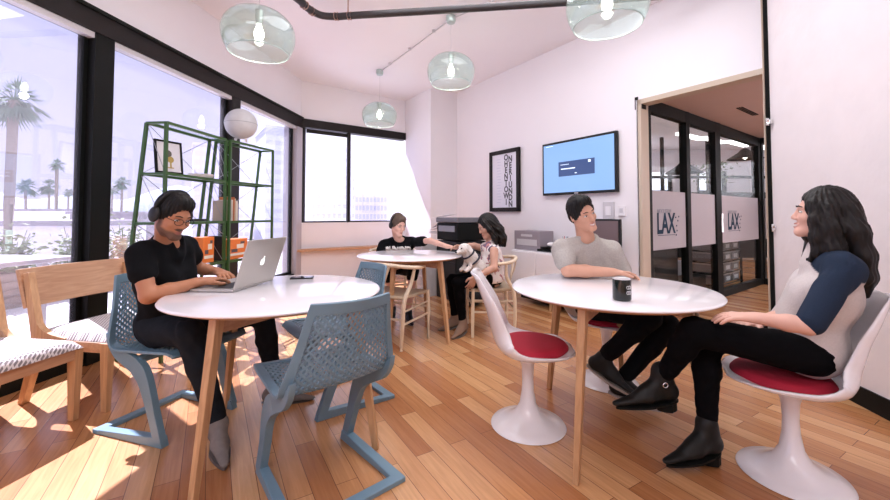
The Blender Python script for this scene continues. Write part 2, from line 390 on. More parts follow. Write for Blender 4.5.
# doorway jambs
j = MB(); t_ = .035
for a in (DJ,):
    j.hexa([a-U1*0+N1*.015, a+U1*t_+N1*.015, a+U1*t_-N1*.135, a-N1*.135], [p+Z3*HD for p in (a+N1*.015, a+U1*t_+N1*.015, a+U1*t_-N1*.135, a-N1*.135)])
j.hexa([DJ+N1*.015+Z3*(HD-.05), E2+N1*.015+Z3*(HD-.05), E2-N1*.135+Z3*(HD-.05), DJ-N1*.135+Z3*(HD-.05)], [p+Z3*HD for p in (DJ+N1*.015, E2+N1*.015, E2-N1*.135, DJ-N1*.135)])
props(j.build('trim_8', M_beige, smooth=None), kind='structure')
j = MB(); j.bar(DJ-U1*.012+N1*.012+Z3*.02, DJ-U1*.012+N1*.012+Z3*HD, .016, .012, up=(1, 0, 0)); props(j.build('trim_9', M_chrome, smooth=None), kind='structure')
# corridor: glass partition running away from the doorway
PA = DJ + U3*.16; PHZ = 2.46
def pw(s, off=0, z=0): return PA + U3*s + U1*off + Z3*z
PL = 3.85
props(MB().poly([tuple((DJ-N1*.13-U1*.02).xy), tuple((E2+U1*.6-N1*.13).xy), tuple((E2+U1*1.5+U3*7).xy), tuple((DJ+U3*8-U1*.02).xy)], .08, c=(0, 0, PHZ+.01)).build('ceiling_corridor', M_ceil2, smooth=None), kind='structure')
part = empty('window_8', pw(1.9), kind='structure')
hb = MB(); hb.bar(pw(-.16, 0, PHZ-.07), pw(PL, 0, PHZ-.07), .08, .14); hb.bar(pw(-.1, 0, .05), pw(PL, 0, .05), .08, .10)
hb.bar(pw(1.45, -.05, .04), pw(PL, -.05, .04), .06, .07)
for s_, w_ in ((0, .05), (.98, .09), (1.95, .16), (3.80, .17)): hb.bar(pw(s_, 0, 0), pw(s_, 0, PHZ), w_, .09, up=U1)
hb.build('partition_frame', M_black, part, world=True, smooth=None)
gp = MB(); gp.hexa([pw(0, 0, .1), pw(PL, 0, .1), pw(PL, .008, .1), pw(0, .008, .1)], [pw(0, 0, PHZ-.1), pw(PL, 0, PHZ-.1), pw(PL, .008, PHZ-.1), pw(0, .008, PHZ-.1)])
gp.build('glass', M_glassc, part, world=True, smooth=None)
M_frost = mat('frosted_film', (.44, .42, .45), .65)
def frost(s0, s1, z0, z1, off=.014):
    b = MB(); b.hexa([pw(s0, off, z0), pw(s1, off, z0), pw(s1, off+.003, z0), pw(s0, off+.003, z0)], [pw(s0, off, z1), pw(s1, off, z1), pw(s1, off+.003, z1), pw(s0, off+.003, z1)])
    return b.build('frosted_band', M_frost, part, world=True, smooth=None)
frost(.03, .93, .76, 1.44); frost(1.03, 1.87, .76, 1.44); frost(2.04, 3.71, .76, 1.44)
hd = MB(); c = pw(1.98, .07, 1.05)
hd.tube([c+Z3*-.13, c+Z3*.13], .012, 8); hd.tube([c+Z3*-.1, c+Z3*-.1-U1*.06], .008, 6); hd.tube([c+Z3*.1, c+Z3*.1-U1*.06], .008, 6)
hd.build('door_handle', M_chrome, part, world=True)
# lettering on the frosted bands
RT = axes(U3, Z3, U3.cross(Z3))
M_lax = mat('slate_blue_letters', (.022, .05, .085), .7, spec=.1); M_lax2 = mat('pale_blue_letters', (.24, .27, .33), .6)
for s_, k in ((.46, 1.0), (2.62, 1.0)):
    off = .020
    text('lettering', 'LAX', .33*k, M_lax, pw(s_-.06, off, 1.05), RT, part, sx=.74).data.offset = .009
    text('lettering', 'NEXT STOP', .070*k, M_lax2, pw(s_-.10, off, 1.20), RT, part, sx=.95)
    d = MB()
    for q, (a, b) in enumerate(((.28, 1.14), (.335, 1.10), (.30, 1.04), (.31, .98), (.285, .93), (.36, 1.15))): d.box(pw(s_+a-.09, off, b-.01), (.018, .018, .004), RT)
    d.bar(pw(s_-.26, off, .925), pw(s_+.16, off, .925), .004, .005)
    d.build('dotted_mark', M_lax, part, world=True, smooth=None)
# second partition closing the corridor
QA = pw(3.85); qn = empty('window_9', QA, kind='structure')
def qw(s, off=0, z=0): return QA + U1*s + U3*off + Z3*z
hb = MB(); hb.bar(qw(0, 0, PHZ-.05), qw(3, 0, PHZ-.05), .08, .10); hb.bar(qw(0, 0, .05), qw(3, 0, .05), .08, .10)
for s_ in (0.02, 1.25, 2.6): hb.bar(qw(s_, 0, 0), qw(s_, 0, PHZ), .09, .09, up=U3)
hb.build('partition_frame', M_black, qn, world=True, smooth=None)
b = MB(); b.bar(qw(.08, -.01, 1.1), qw(1.2, -.01, 1.1), .004, .68); b.bar(qw(1.3, -.01, 1.1), qw(2.55, -.01, 1.1), .004, .68); b.build('frosted_band', M_frost, qn, world=True, smooth=None)
b = MB(); b.bar(qw(.05, 0, 1.25), qw(3, 0, 1.25), .006, 2.4); b.build('glass', M_glassc, qn, world=True, smooth=None)
# office behind the glass
wall('wall_office_far', Vector((2.6, 12.2, 0)), Vector((9.5, 12.2, 0)), 0, 1.0, .1, Vector((0, 1, 0)), M_wall)
wall('wall_office_far_upper', Vector((2.6, 12.2, 0)), Vector((9.5, 12.2, 0)), 2.5, 3.4, .1, Vector((0, 1, 0)), M_wall)
wall('wall_office_side', D_-N1*.5, Vector((2.6, 12.2, 0)), 0, 3.4, .1, Vector((-1, .3, 0)), M_wall)
wall('wall_corridor_far', Vector((9.5, 2.2, 0)), Vector((9.5, 12.2, 0)), 0, 3.4, .1, Vector((1, 0, 0)), M_wall)
wall('wall_corridor_near', E2+U1*.6-N1*.1, Vector((9.5, 2.3, 0)), 0, 3.4, .1, Vector((0, -1, 0)), M_wall)
props(MB().poly([(.2, 7.3), (2.3, 4.3), (9.6, 9.6), (9.6, 12.4), (2.5, 12.4)], .08, c=(0, 0, 3.2)).build('ceiling_office', M_ceil, smooth=None), kind='structure')
wf = MB()
for x in np.arange(2.8, 9.6, .85): wf.bar((x, 12.2, 1.0), (x, 12.2, 2.5), .09, .1, up=(0, 1, 0))
wf.bar((2.6, 12.2, 1.9), (9.5, 12.2, 1.9), .08, .06); wf.bar((2.6, 12.2, 1.02), (9.5, 12.2, 1.02), .08, .06)
wo_ = wf.build('window_10', M_black, smooth=None); props(wo_, kind='structure')
for k, x in enumerate((2.8, 4.5, 7.05, 8.75)): wall('wall_office_filler_%d' % k, Vector((x, 12.15, 0)), Vector((x+.85, 12.15, 0)), 1.0, 2.5, .1, Vector((0, 1, 0)))  # filler walls added in alternate bays to cut sun in the office
ob = MB()
for x in np.arange(3.3, 9.4, 1.2): ob.bar((x, 10.2, 0), (x, 10.2, 3.2), .07, .07, up=(0, 1, 0))
ob.bar((2.4, 10.2, 2.15), (9.4, 10.2, 2.15), .07, .07); ob.bar((2.4, 10.2, .9), (9.4, 10.2, .9), .05, 1.7)
props(ob.build('trim_10', M_black, smooth=None), kind='structure')
# corridor ceiling vent
c = P(745, 98, 4.9); vt = MB()
cz = Vector((c.x, c.y, PHZ+.004))
for k in range(3): vt.bar(cz+U1*(.025*k)-U3*.30, cz+U1*(.025*k)+U3*.30, .014, .006)
props(vt.build('ceiling_vent', M_blackm, world=True, origin=cz, smooth=None), 'narrow slotted vent in the brown corridor ceiling', 'vent')

# ================================================================ OUTSIDE
GZ = -3.2
M_asph = mat('asphalt', (.42, .40, .42), .9, noise=.2, nscale=2)
M_terr = mat('terrace_concrete', (.55, .51, .52), .8, noise=.2, nscale=4)
props(MB().poly([(-200, -60), (120, -60), (120, 400), (-200, 400)], -.2, c=(0, 0, GZ)).build('street', M_asph, smooth=None), kind='structure')
tp = [L0+NL*.14, A_+NL*.14, A_+NL*3.6, L0+NL*3.6]
props(MB().poly([tuple(p.xy) for p in tp][::-1], .12, c=(0, 0, -.14)).build('terrace', M_terr, smooth=None), kind='structure')
M_leaf = mat('dusty_leaf', (.30, .34, .20), .8, noise=.4, nscale=9)
M_palm = mat('palm_green', (.16, .22, .17), .8, noise=.3, nscale=5)
M_bark = mat('palm_bark', (.30, .25, .22), .9, noise=.4, nscale=12)
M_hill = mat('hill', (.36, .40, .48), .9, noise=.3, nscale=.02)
hills = MB()
def hf(u, v):
    x = -420+u*700; h = 14+10*math.sin(u*9)+6*math.sin(u*23+1)+4*math.sin(u*51)
    return Vector((x, 300+v*60, GZ+max(1, h)*math.sin(PI*min(1, v*1.0))))
hills.grid(hf, 90, 8); props(hills.build('hills', M_hill, smooth=180), kind='structure')
def blob_leaves(n, fn, size, seed=1):
    r = random.Random(seed); mb = MB()
    for _ in range(n):
        p, nrm = fn(r); a = r.random()*6.28; s = size*(.6+.8*r.random())
        u = Vector((math.cos(a), math.sin(a), r.uniform(-.5, .5))).normalized(); w = u.cross(Vector((r.uniform(-1, 1), r.uniform(-1, 1), r.uniform(.2, 1)))).normalized()
        mb.add([p-u*s, p+w*s*.45, p+u*s, p-w*s*.45], [(0, 1, 2, 3)])
    return mb
def palm(loc, h, r, label, seed, fan=True):
    rr = random.Random(seed); o = empty('palm_tree', loc, 0, label, 'palm tree', 'palm trees outside')
    lean = Vector((rr.uniform(-.03, .03), rr.uniform(-.03, .03), 1))
    t = MB(); t.tube([Vector((0, 0, 0)), lean*h*.5, lean*h], [h*.02+.08, h*.014+.05, h*.014+.05], 8); t.build('trunk', M_bark, o, smooth=60)
    top = lean*h; c = MB()
    for k in range(46 if fan else 30):
        az = rr.random()*6.283; el = rr.uniform(-.9, 1.3); d = Vector((math.cos(az)*math.cos(el), math.sin(az)*math.cos(el), math.sin(el)))
        s, u = frame_dirs(d); L = r*rr.uniform(.75, 1.05); droop = Vector((0, 0, -.35*L))
        mid = top+d*L*.45
        for q in range(9):
            f = (q-4)/4; e = top+d*L*(1-.25*abs(f))+s*f*L*.42+droop*(.5+abs(f)*.4)
            b0 = mid+s*f*L*.08; c.add([b0-s*.02*r, e, b0+s*.05*r+u*.02], [(0, 1, 2)])
        c.tube([top, mid], .015*r, 3, cap=False)
    c.build('crown', M_palm, o, smooth=None)
for (px, py, Y, r, lab) in ((12, 100, 18, 1.55, 'tall fan palm at the left edge of the first window, crown high in the sky'),
                            (58, 165, 68, 1.6, 'slender palm standing above its neighbours in the first window'),
                            (28, 187, 66, 2.4, 'low bushy palm nearest the tall one in the first window'),
                            (50, 187, 74, 2.4, 'low bushy palm right below the slender one'),
                            (69, 193, 95, 1.7, 'small distant palm beside the black window post'),
                            (122, 183, 75, 2.0, 'palm seen behind the left end of the green shelf'),
                            (112, 190, 85, 2.0, 'shorter palm just right of the black window post')):
    p = P(px, py, Y); palm((p.x, p.y, GZ), p.z-GZ, r, lab, int(px))
# planter with shrubs on the terrace edge
M_plant = mat('planter_wood', (.33, .25, .20), .8, noise=.4, nscale=10)
pl = MB(); e0, e1 = lw(-1.5, 3.1), lw(6.3, 3.1)
pl.bar(e0+Z3*.2, e1+Z3*.2, .45, .45)
for k in range(4): pl.bar(e0+Z3*(.08+.1*k)+NL*-.23, e1+Z3*(.08+.1*k)+NL*-.23, .02, .07)
props(pl.build('planter', M_plant, world=True, origin=(e0+e1)/2, smooth=None), 'long low timber planter along the terrace edge outside', 'planter')
for k in range(9):
    c = lw(.2+.76*k, 3.05, .44)
    def fn(r, c=c, k=k):
        v = Vector((max(-.3, min(.3, r.gauss(0, .13))), max(-.3, min(.3, r.gauss(0, .15))), abs(r.gauss(0, .24)))); return c+v*(.8+.12*(k % 3)), v
    mb = blob_leaves(420, fn, .045, 100+k)
    for q in range(10):
        a = random.random()*6.28; mb.tube([c, c+Vector((.15*math.cos(a), .15*math.sin(a), .35+.2*random.random()))], .006, 4)
    o = mb.build('shrub', M_leaf, world=True, origin=c, smooth=None)
    props(o, 'dusty loose shrub growing in the terrace planter', 'shrub', 'shrubs in the terrace planter')
# railing posts and low white wall across the street
M_rail = mat('pale_green_rail', (.45, .58, .42), .6)
for k in range(6):
    c = lw(.6+1.1*k, 3.45); o = MB().bar(c, c+Z3*.95, .05, .05, up=(0, 1, 0)).build('railing_post', M_rail, world=True, origin=c, smooth=None)
    props(o, 'pale green square post at the outer terrace edge', 'post', 'railing posts on the terrace')
M_ws = mat('white_stucco', (.95, .94, .95), .8, noise=.1, nscale=.4); M_wd = mat('building_window', (.46, .48, .60), .3); M_ws2 = mat('grey_stucco', (.74, .71, .78), .8)
M_band = mat('roof_band', (.30, .27, .30), .8)
def building(c, w, d, z1, ang, nf, nw, label, m=M_ws, win=M_wd, wf=.55, hf_=.5, balcony=False):
    o = empty('building', (c[0], c[1], GZ), ang, label, 'building')
    H = z1-GZ; MB().box((0, 0, H/2), (w, d, H)).box((0, 0, H+.2), (w+.4, d+.4, .4)).build('facade', m, o, smooth=None)
    fh = H/nf; cw = w/nw
    proto = None
    for i in range(nf):
        for j_ in range(nw):
            x = -w/2+cw*(j_+.5); z = fh*(i+.55)
            if proto is None:
                proto = MB().box((0, 0, 0), (cw*wf, .12, fh*hf_)).build('window', win, o, smooth=None); proto.location = (x, -d/2, z)
            else:
                q = proto.copy(); col.objects.link(q); q.parent = o; q.location = (x, -d/2, z)
        if balcony:
            MB().box((0, -d/2-.5, fh*i), (w, 1.0, .15)).build('balcony', m, o, smooth=None)
    return o
def bface(px0, px1, ytop, Y): 
    a, b = P(px0, ytop, Y), P(px1, ytop, Y); return ((a.x+b.x)/2, Y), abs(b.x-a.x), a.z
for px0, px1, yt, Y, nf, nw, ang, lab, m, wn_, wf_, hf_, bal in (
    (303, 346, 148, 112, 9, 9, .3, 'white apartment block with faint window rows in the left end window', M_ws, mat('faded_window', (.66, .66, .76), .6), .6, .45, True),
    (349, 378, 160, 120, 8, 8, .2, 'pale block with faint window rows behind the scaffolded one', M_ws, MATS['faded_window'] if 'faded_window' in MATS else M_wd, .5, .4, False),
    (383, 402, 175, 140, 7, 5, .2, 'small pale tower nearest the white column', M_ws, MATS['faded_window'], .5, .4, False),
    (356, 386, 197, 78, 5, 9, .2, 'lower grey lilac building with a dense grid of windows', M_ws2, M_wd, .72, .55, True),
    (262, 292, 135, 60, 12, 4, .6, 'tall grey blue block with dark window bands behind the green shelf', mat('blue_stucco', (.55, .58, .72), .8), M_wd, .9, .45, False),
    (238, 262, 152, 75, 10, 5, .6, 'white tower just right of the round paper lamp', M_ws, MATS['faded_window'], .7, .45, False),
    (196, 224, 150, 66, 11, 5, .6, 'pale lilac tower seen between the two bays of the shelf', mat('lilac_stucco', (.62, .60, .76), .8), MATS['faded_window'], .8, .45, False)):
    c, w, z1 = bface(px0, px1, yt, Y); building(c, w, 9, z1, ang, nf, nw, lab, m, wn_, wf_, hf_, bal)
for px0, px1, yt, Y, m, lab in ((-120, 64, 211, 55, M_ws, 'long low white building across the street'), (70, 140, 214, 48, M_band, 'low dark roofed building right of the white one across the street'),
                                (-90, 92, 226, 22, M_ws2, 'long grey garden wall in front of the low white building')):
    a, b = P(px0, yt, Y), P(px1, yt, Y); o = empty('building', ((a.x+b.x)/2, Y, GZ), 0, lab, 'building' if Y > 30 else 'wall')
    w = b.x-a.x; H = a.z-GZ; MB().box((0, 2, H/2), (w, 4, H)).build('facade', m, o, smooth=None); MB().box((0, 2, H+.15), (w+.6, 4.6, .3)).build('roof', M_band, o, smooth=None)
# white cafe table outside
o = empty('terrace_table', lw(2.0, 1.2), math.radians(-6), 'long white table on the terrace right outside the first window', 'table')
MB().box((0, 0, .76), (.9, 3.2, .04)).build('table_top', M_white, o, bevel=.006)
for sx in (-1, 1):
    for sy in (-1, 1): MB().bar((.35*sx, 1.4*sy, 0), (.35*sx, 1.4*sy, .74), .05, .05, up=(0, 1, 0)).build('leg', M_greyl, o, smooth=None)
# ================================================================ FURNITURE
def basis(fx, fy):                       # local frame: x forward, y left, z up
    return math.atan2(fy, fx)
# ---- round tables
TZ = .765
def round_table(loc, angs, label, R=.525, H=TZ, leg4=None):
    o = empty('round_table', (loc[0], loc[1], 0), 0, label, 'table', 'round tables')
    t = MB(); pr = [(0, H-.001)]+[(R-.02, H-.001), (R-.006, H-.003), (R, H-.009), (R-.004, H-.014)]; t.lathe([(0.001, H)]+[(R-.012, H), (R-.004, H-.003), (R, H-.008), (R-.002, H-.013)], seg=96)
    t.build('table_top', M_white, o, smooth=50)
    e = MB(); e.lathe([(R-.002, H-.0125), (R-.02, H-.020), (R-.05, H-.032), (0.001, H-.032)], seg=96); e.build('table_edge', M_oak, o, smooth=50)
    a = MB()
    for k in range(2):
        d, d_ = [rotz(math.radians(angs[q_])) @ Vector((.41, 0, 0)) for q_ in (k, k+2)]
        a.bar(d_+Z3*(H-.067-.001*k), d+Z3*(H-.067-.001*k), .026, .07)
    a.build('apron', M_oakx, o, smooth=None)
    for k in range(4):
        if k == 3 and leg4: top, bot = Vector((*leg4[0], H-.032)), Vector((*leg4[1], 0)); d = Vector((*leg4[0], 0)).normalized()
        else: d = rotz(math.radians(angs[k])) @ Vector((1, 0, 0)); top, bot = d*.425+Z3*(H-.032), d*.54
        s = Vector((-d.y, d.x, 0))
        w1, w2 = .025, .016; l = MB()
        def ring(c, w): return [c-d*w-s*w*.75, c+d*w-s*w*.75, c+d*w+s*w*.75, c-d*w+s*w*.75]
        l.hexa(ring(bot, w2), ring(top, w1)); l.build('leg', M_oak, o, smooth=None, bevel=.003)
    return o
round_table((-.875, 2.07), (259, 145, 50, 350), 'round white table with oak legs holding the open laptop')
round_table((.90, 2.15), (232, 112, 60, 318), 'round white table with oak legs holding the black mug', leg4=((.25, -.28), (.40, -.20)))
round_table((-.35, 3.93), (315, 75, 135, 255), 'round white table between the boy and the woman with the dog')

# ---- perforated blue cantilever chairs
def shell_fn():
    prof = spline([(.265, 0, .438), (.23, 0, .458), (.12, 0, .455), (0, 0, .448), (-.11, 0, .445), (-.185, 0, .462), (-.232, 0, .52), (-.258, 0, .61), (-.285, 0, .71), (-.318, 0, .825)], 6)
    n = len(prof)
    cum = [0]
    for a, b in zip(prof, prof[1:]): cum.append(cum[-1]+(b-a).length)
    cum = np.array(cum)/cum[-1]; xs = np.array([p.x for p in prof]); zs = np.array([p.z for p in prof])
    def f(u, s):                         # u -1..1 across, s 0..1 from seat front to top
        x, z = float(np.interp(s, cum, xs)), float(np.interp(s, cum, zs))
        w = float(np.interp(s, [0, .1, .45, .6, .8, 1], [.22, .235, .25, .25, .205, .17]))
        b = max(0, min(1, (s-.42)/.2))
        return Vector((x+.05*b*u*u, w*u, z+.012*(1-b)*u*u))
    return f
SH = shell_fn()
def mesh_panel(nu, nv, u0, u1, s0, s1):
    mb = MB(); da = (u1-u0)/nu; db = (s1-s0)/nv
    for j in range(2*nv-1):
        off = (j % 2)*.5
        for i in range(nu if not off else nu-1):
            cu, cs = u0+(i+.5+off)*da, s0+(j+1)*db/2
            D = [(cu-da/2, cs), (cu, cs-db/2), (cu+da/2, cs), (cu, cs+db/2)]
            ou = []
            for k in range(4):
                a, b = D[k], D[(k+1) % 4]; ou += [a, ((a[0]+b[0])/2, (a[1]+b[1])/2)]
            inn = []
            for q, (x, y) in enumerate(ou):
                vx, vy = x-cu, y-cs
                k = (.46, .70, .46, .70)[q//2] if q % 2 == 0 else .64
                inn.append((cu+vx*k, cs+vy*k))
            n = len(mb.v); mb.v += [tuple(SH(*p)) for p in ou+inn]
            fs = [[n+k, n+(k+1) % 8, n+8+(k+1) % 8, n+8+k] for k in range(8)]
            mb.f += fs; mb.m += [0]*8
    return mb
def blade(side):
    mb = MB()
    P1 = spline([(-.225, .222, .53), (-.20, .222, .485), (-.14, .222, .435), (-.05, .218, .400), (.03, .214, .355), (.08, .214, .28), (.125, .21, .15), (.175, .21, .022)], 6)
    P1 = [Vector((p.x, p.y*side, p.z)) for p in P1]
    w = [.002, .016, .030, .040, .044, .036, .028, .026]
    n = len(P1); ww = lerplist(w, n)
    vs = []
    for i, p in enumerate(P1):
        d = (P1[min(i+1, n-1)]-P1[max(i-1, 0)]).normalized(); nn = Vector((0, 1, 0)).cross(d).normalized(); th = .013 if i < n*.5 else .017
        for a, b in ((1, 1), (-1, 1), (-1, -1), (1, -1)): vs.append(p+nn*ww[i]*a+Vector((0, th*b, 0)))
    fs = [(i*4+k, i*4+(k+1) % 4, (i+1)*4+(k+1) % 4, (i+1)*4+k) for i in range(n-1) for k in range(4)]+[(3, 2, 1, 0), tuple((n-1)*4+k for k in range(4))]
    return mb.add(vs, fs)
def runner(side):
    mb = MB(); y = side
    mb.hexa([Vector((.205, y*.225, 0)), Vector((.205, y*.185, 0)), Vector((-.25, y*.20, 0)), Vector((-.28, y*.25, 0))] if y > 0 else [Vector((.205, y*.185, 0)), Vector((.205, y*.225, 0)), Vector((-.28, y*.25, 0)), Vector((-.25, y*.20, 0))],
            [Vector((.19, y*.225, .05)), Vector((.19, y*.185, .05)), Vector((-.25, y*.20, .022)), Vector((-.28, y*.25, .022))] if y > 0 else [Vector((.19, y*.185, .05)), Vector((.19, y*.225, .05)), Vector((-.28, y*.25, .022)), Vector((-.25, y*.20, .022))])
    return mb
def blue_chair(loc, rz, label):
    o = empty('perforated_chair', (loc[0], loc[1], 0), rz, label, 'chair', 'blue perforated cantilever chairs')
    mesh_panel(13, 13, -.90, .90, .50, .965).build('backrest', M_blue, o, smooth=None, solid=.006, weld=True)
    mesh_panel(13, 11, -.90, .90, .05, .52).build('seat', M_blue, o, smooth=None, solid=.006, weld=True)
    f = MB(); ss = np.linspace(0.0, 1, 40)
    for sd in (-1, 1):                  # smooth side bands
        f.grid(lambda a, b: SH(sd*(.865+.155*a), .02+b*.98), 2, 44)
    f.grid(lambda a, b: SH(-1.02+2.04*a, .945+.055*b), 16, 2); f.grid(lambda a, b: SH(-1.0+2.0*a, .0+.075*b), 16, 2)
    f.build('shell_frame', M_blue, o, smooth=60, solid=.014, bevel=.002)
    for sd in (-1, 1):
        blade(sd).build('leg', M_blue, o, smooth=40, bevel=.004)
        runner(sd).build('runner', M_blue, o, smooth=None, bevel=.004)
    b = MB(); b.bar((-.265, -.25, .011), (-.265, .25, .011), .05, .022); b.build('cross_bar', M_blue, o, smooth=None, bevel=.004); MB().bar((.0, -.215, .41), (.0, .215, .41), .05, .03).build('cross_bar', M_blue, o, smooth=None, bevel=.004)
    return o
blue_chair((-1.52, 2.25), basis(.94, -.34), 'pale blue perforated chair the man with headphones sits on')
blue_chair((-.55, 1.79), basis(-.66, .75), 'pale blue perforated chair seen from behind in front of the laptop table')
blue_chair((-.70, 2.52), basis(-.76, -.62), 'pale blue perforated chair on the far side of the laptop table')

# ---- tulip chairs
def tulip(loc, rz, label):
    o = empty('tulip_chair', (loc[0], loc[1], 0), rz, label, 'chair', 'white tulip chairs')
    MB().lathe([(.001, .0), (.195, .0), (.204, .004), (.198, .012), (.158, .024), (.11, .042), (.07, .075), (.045, .12), (.033, .19), (.030, .25), (.034, .32), (.048, .37), (.075, .395), (.09, .402), (.001, .402)], seg=56).build('pedestal', M_whiteg, o, smooth=60)
    pr = spline([(.245, 0, .425), (.19, 0, .425), (.10, 0, .408), (-.02, 0, .402), (-.11, 0, .415), (-.17, 0, .46), (-.20, 0, .54), (-.225, 0, .64), (-.258, 0, .73), (-.29, 0, .815), (-.31, 0, .835)], 5)
    n = len(pr)-1
    wd = lambda t: float(np.interp(t, [0, .04, .12, .3, .45, .52, .6, .75, .9, .97, 1], [.06, .13, .20, .245, .245, .225, .20, .19, .155, .09, .02]))
    cr = lambda t: float(np.interp(t, [0, .1, .3, .45, .58, .75, .92, 1], [.0, .015, .05, .085, .09, .06, .025, .0]))
    def fn(a, b):
        k = b*n; i = min(int(k), n-1); p = pr[i].lerp(pr[i+1], k-i); d = (pr[i+1]-pr[i]).normalized(); nn = Vector((-d.z, 0, d.x))*-1
        if nn.z < 0 and b < .4: nn = -nn
        if b >= .4 and nn.x < 0: nn = -nn
        u = 2*a-1; return p+Vector((0, wd(b)*math.sin(u*PI/2)*1.0, 0))+nn*cr(b)*(abs(u)**2.4)
    MB().grid(fn, 24, 60).build('seat_shell', M_whiteg, o, smooth=180, solid=.011)
    c = MB()
    def cf(a, b):
        t = 2*PI*a; r = b if b < 1 else 1
        x = .035+.185*r*math.cos(t); y = .205*r*math.sin(t)*(1-.12*math.cos(t)); z = .428+.030*math.sqrt(max(0, 1-r**6))+.010*(r*r)
        return Vector((x, y, z))
    c.grid(cf, 48, 14); c.grid(lambda a, b: cf(a, 1)+Vector((0, 0, -.022*b)), 48, 2)
    c.build('cushion', M_red, o, smooth=60)
    return o
tulip((.46, 2.20), basis(1, -.10), 'empty white tulip chair with a red cushion in front of the mug table')
tulip((1.13, 2.76), basis(.15, -1), 'white tulip chair with red cushion under the man in the grey tee')
tulip((1.55, 1.78), basis(-.90, .42), 'white tulip chair with red cushion under the woman in the baseball tee')

# ---- wishbone chairs
def wishbone(loc, rz, label):
    o = empty('wishbone_chair', (loc[0], loc[1], 0), rz, label, 'chair', 'pale wishbone chairs')
    for sy in (-1, 1):
        MB().tube([(.21, .235*sy, 0), (.21, .24*sy, .25), (.205, .235*sy, .455)], [.013, .018, .015], 10).build('leg', M_beech, o, smooth=60)
        MB().tube(spline([(-.20, .185*sy, 0), (-.205, .20*sy, .22), (-.19, .21*sy, .42), (-.12, .235*sy, .56), (-.11, .262*sy, .685)], 6), [.013, .018, .019, .017, .013], 10).build('leg', M_beech, o, smooth=60)
        MB().tube([(-.2, .20*sy, .22), (.21, .238*sy, .24)], .010, 8).build('stretcher', M_beech, o, smooth=60); MB().tube([(-.2, .205*sy, .33), (.21, .238*sy, .35)], .008, 8).build('stretcher', M_beech, o, smooth=60)
    MB().tube([(.21, -.235, .30), (.21, .235, .30)], .010, 8).build('stretcher', M_beech, o, smooth=60); MB().tube([(-.2, -.2, .26), (-.2, .2, .26)], .010, 8).build('stretcher', M_beech, o, smooth=60)
    MB().tube(spline([(.06, .275, .695), (-.06, .29, .70), (-.17, .23, .71), (-.235, .11, .725), (-.255, 0, .73), (-.235, -.11, .725), (-.17, -.23, .71), (-.06, -.29, .70), (.06, -.275, .695)], 6), [.011, .016, .017, .018, .019, .018, .017, .016, .011], 10).build('top_rail', M_beech, o, smooth=60)
    b = MB(); b.tube(spline([(-.195, 0, .43), (-.21, 0, .52), (-.235, .045, .62), (-.245, .09, .72)], 5), .013, 8, sx=1.2, sy=.5); b.tube(spline([(-.21, 0, .52), (-.235, -.045, .62), (-.245, -.09, .72)], 5), .013, 8); b.build('back_splat', M_beech, o, smooth=60)
    s = MB(); s.hexa([(-.19, -.19, .425), (.215, -.235, .425), (.215, .235, .425), (-.19, .19, .425)], [(-.19, -.19, .452), (.215, -.235, .455), (.215, .235, .455), (-.19, .19, .452)])
    s.build('seat', M_cord, o, smooth=None, bevel=.010)
    return o
wishbone((-.46, 3.62), basis(.41, .91), 'empty pale wishbone chair on the near side of the far table')
wishbone((.46, 3.98), basis(-1, -.05), 'pale wishbone chair under the woman holding the dog')
wishbone((-.66, 5.02), basis(.35, -1), 'pale wishbone chair under the boy in the black tee')

# ---- lounge chairs along the side windows
def pattern_mat():
    m = bpy.data.materials.new('patterned_fabric'); nt, b = nodes_of(m); N, L = nt.nodes, nt.links
    tc = N.new('ShaderNodeTexCoord'); br = N.new('ShaderNodeTexBrick'); br.inputs['Scale'].default_value = 28
    br.inputs['Color1'].default_value = (.20, .17, .17, 1); br.inputs['Color2'].default_value = (.26, .22, .21, 1); br.inputs['Mortar'].default_value = (.70, .64, .62, 1)
    br.inputs['Mortar Size'].default_value = .085; br.inputs['Brick Width'].default_value = .55; br.inputs['Row Height'].default_value = .42
    mp = N.new('ShaderNodeMapping'); mp.inputs['Rotation'].default_value = (.5, .0, .8); L.new(tc.outputs['Object'], mp.inputs[0])
    L.new(mp.outputs[0], br.inputs[0]); L.new(br.outputs[0], b.inputs['Base Color']); b.inputs['Roughness'].default_value = .9
    return m
M_pat = pattern_mat()
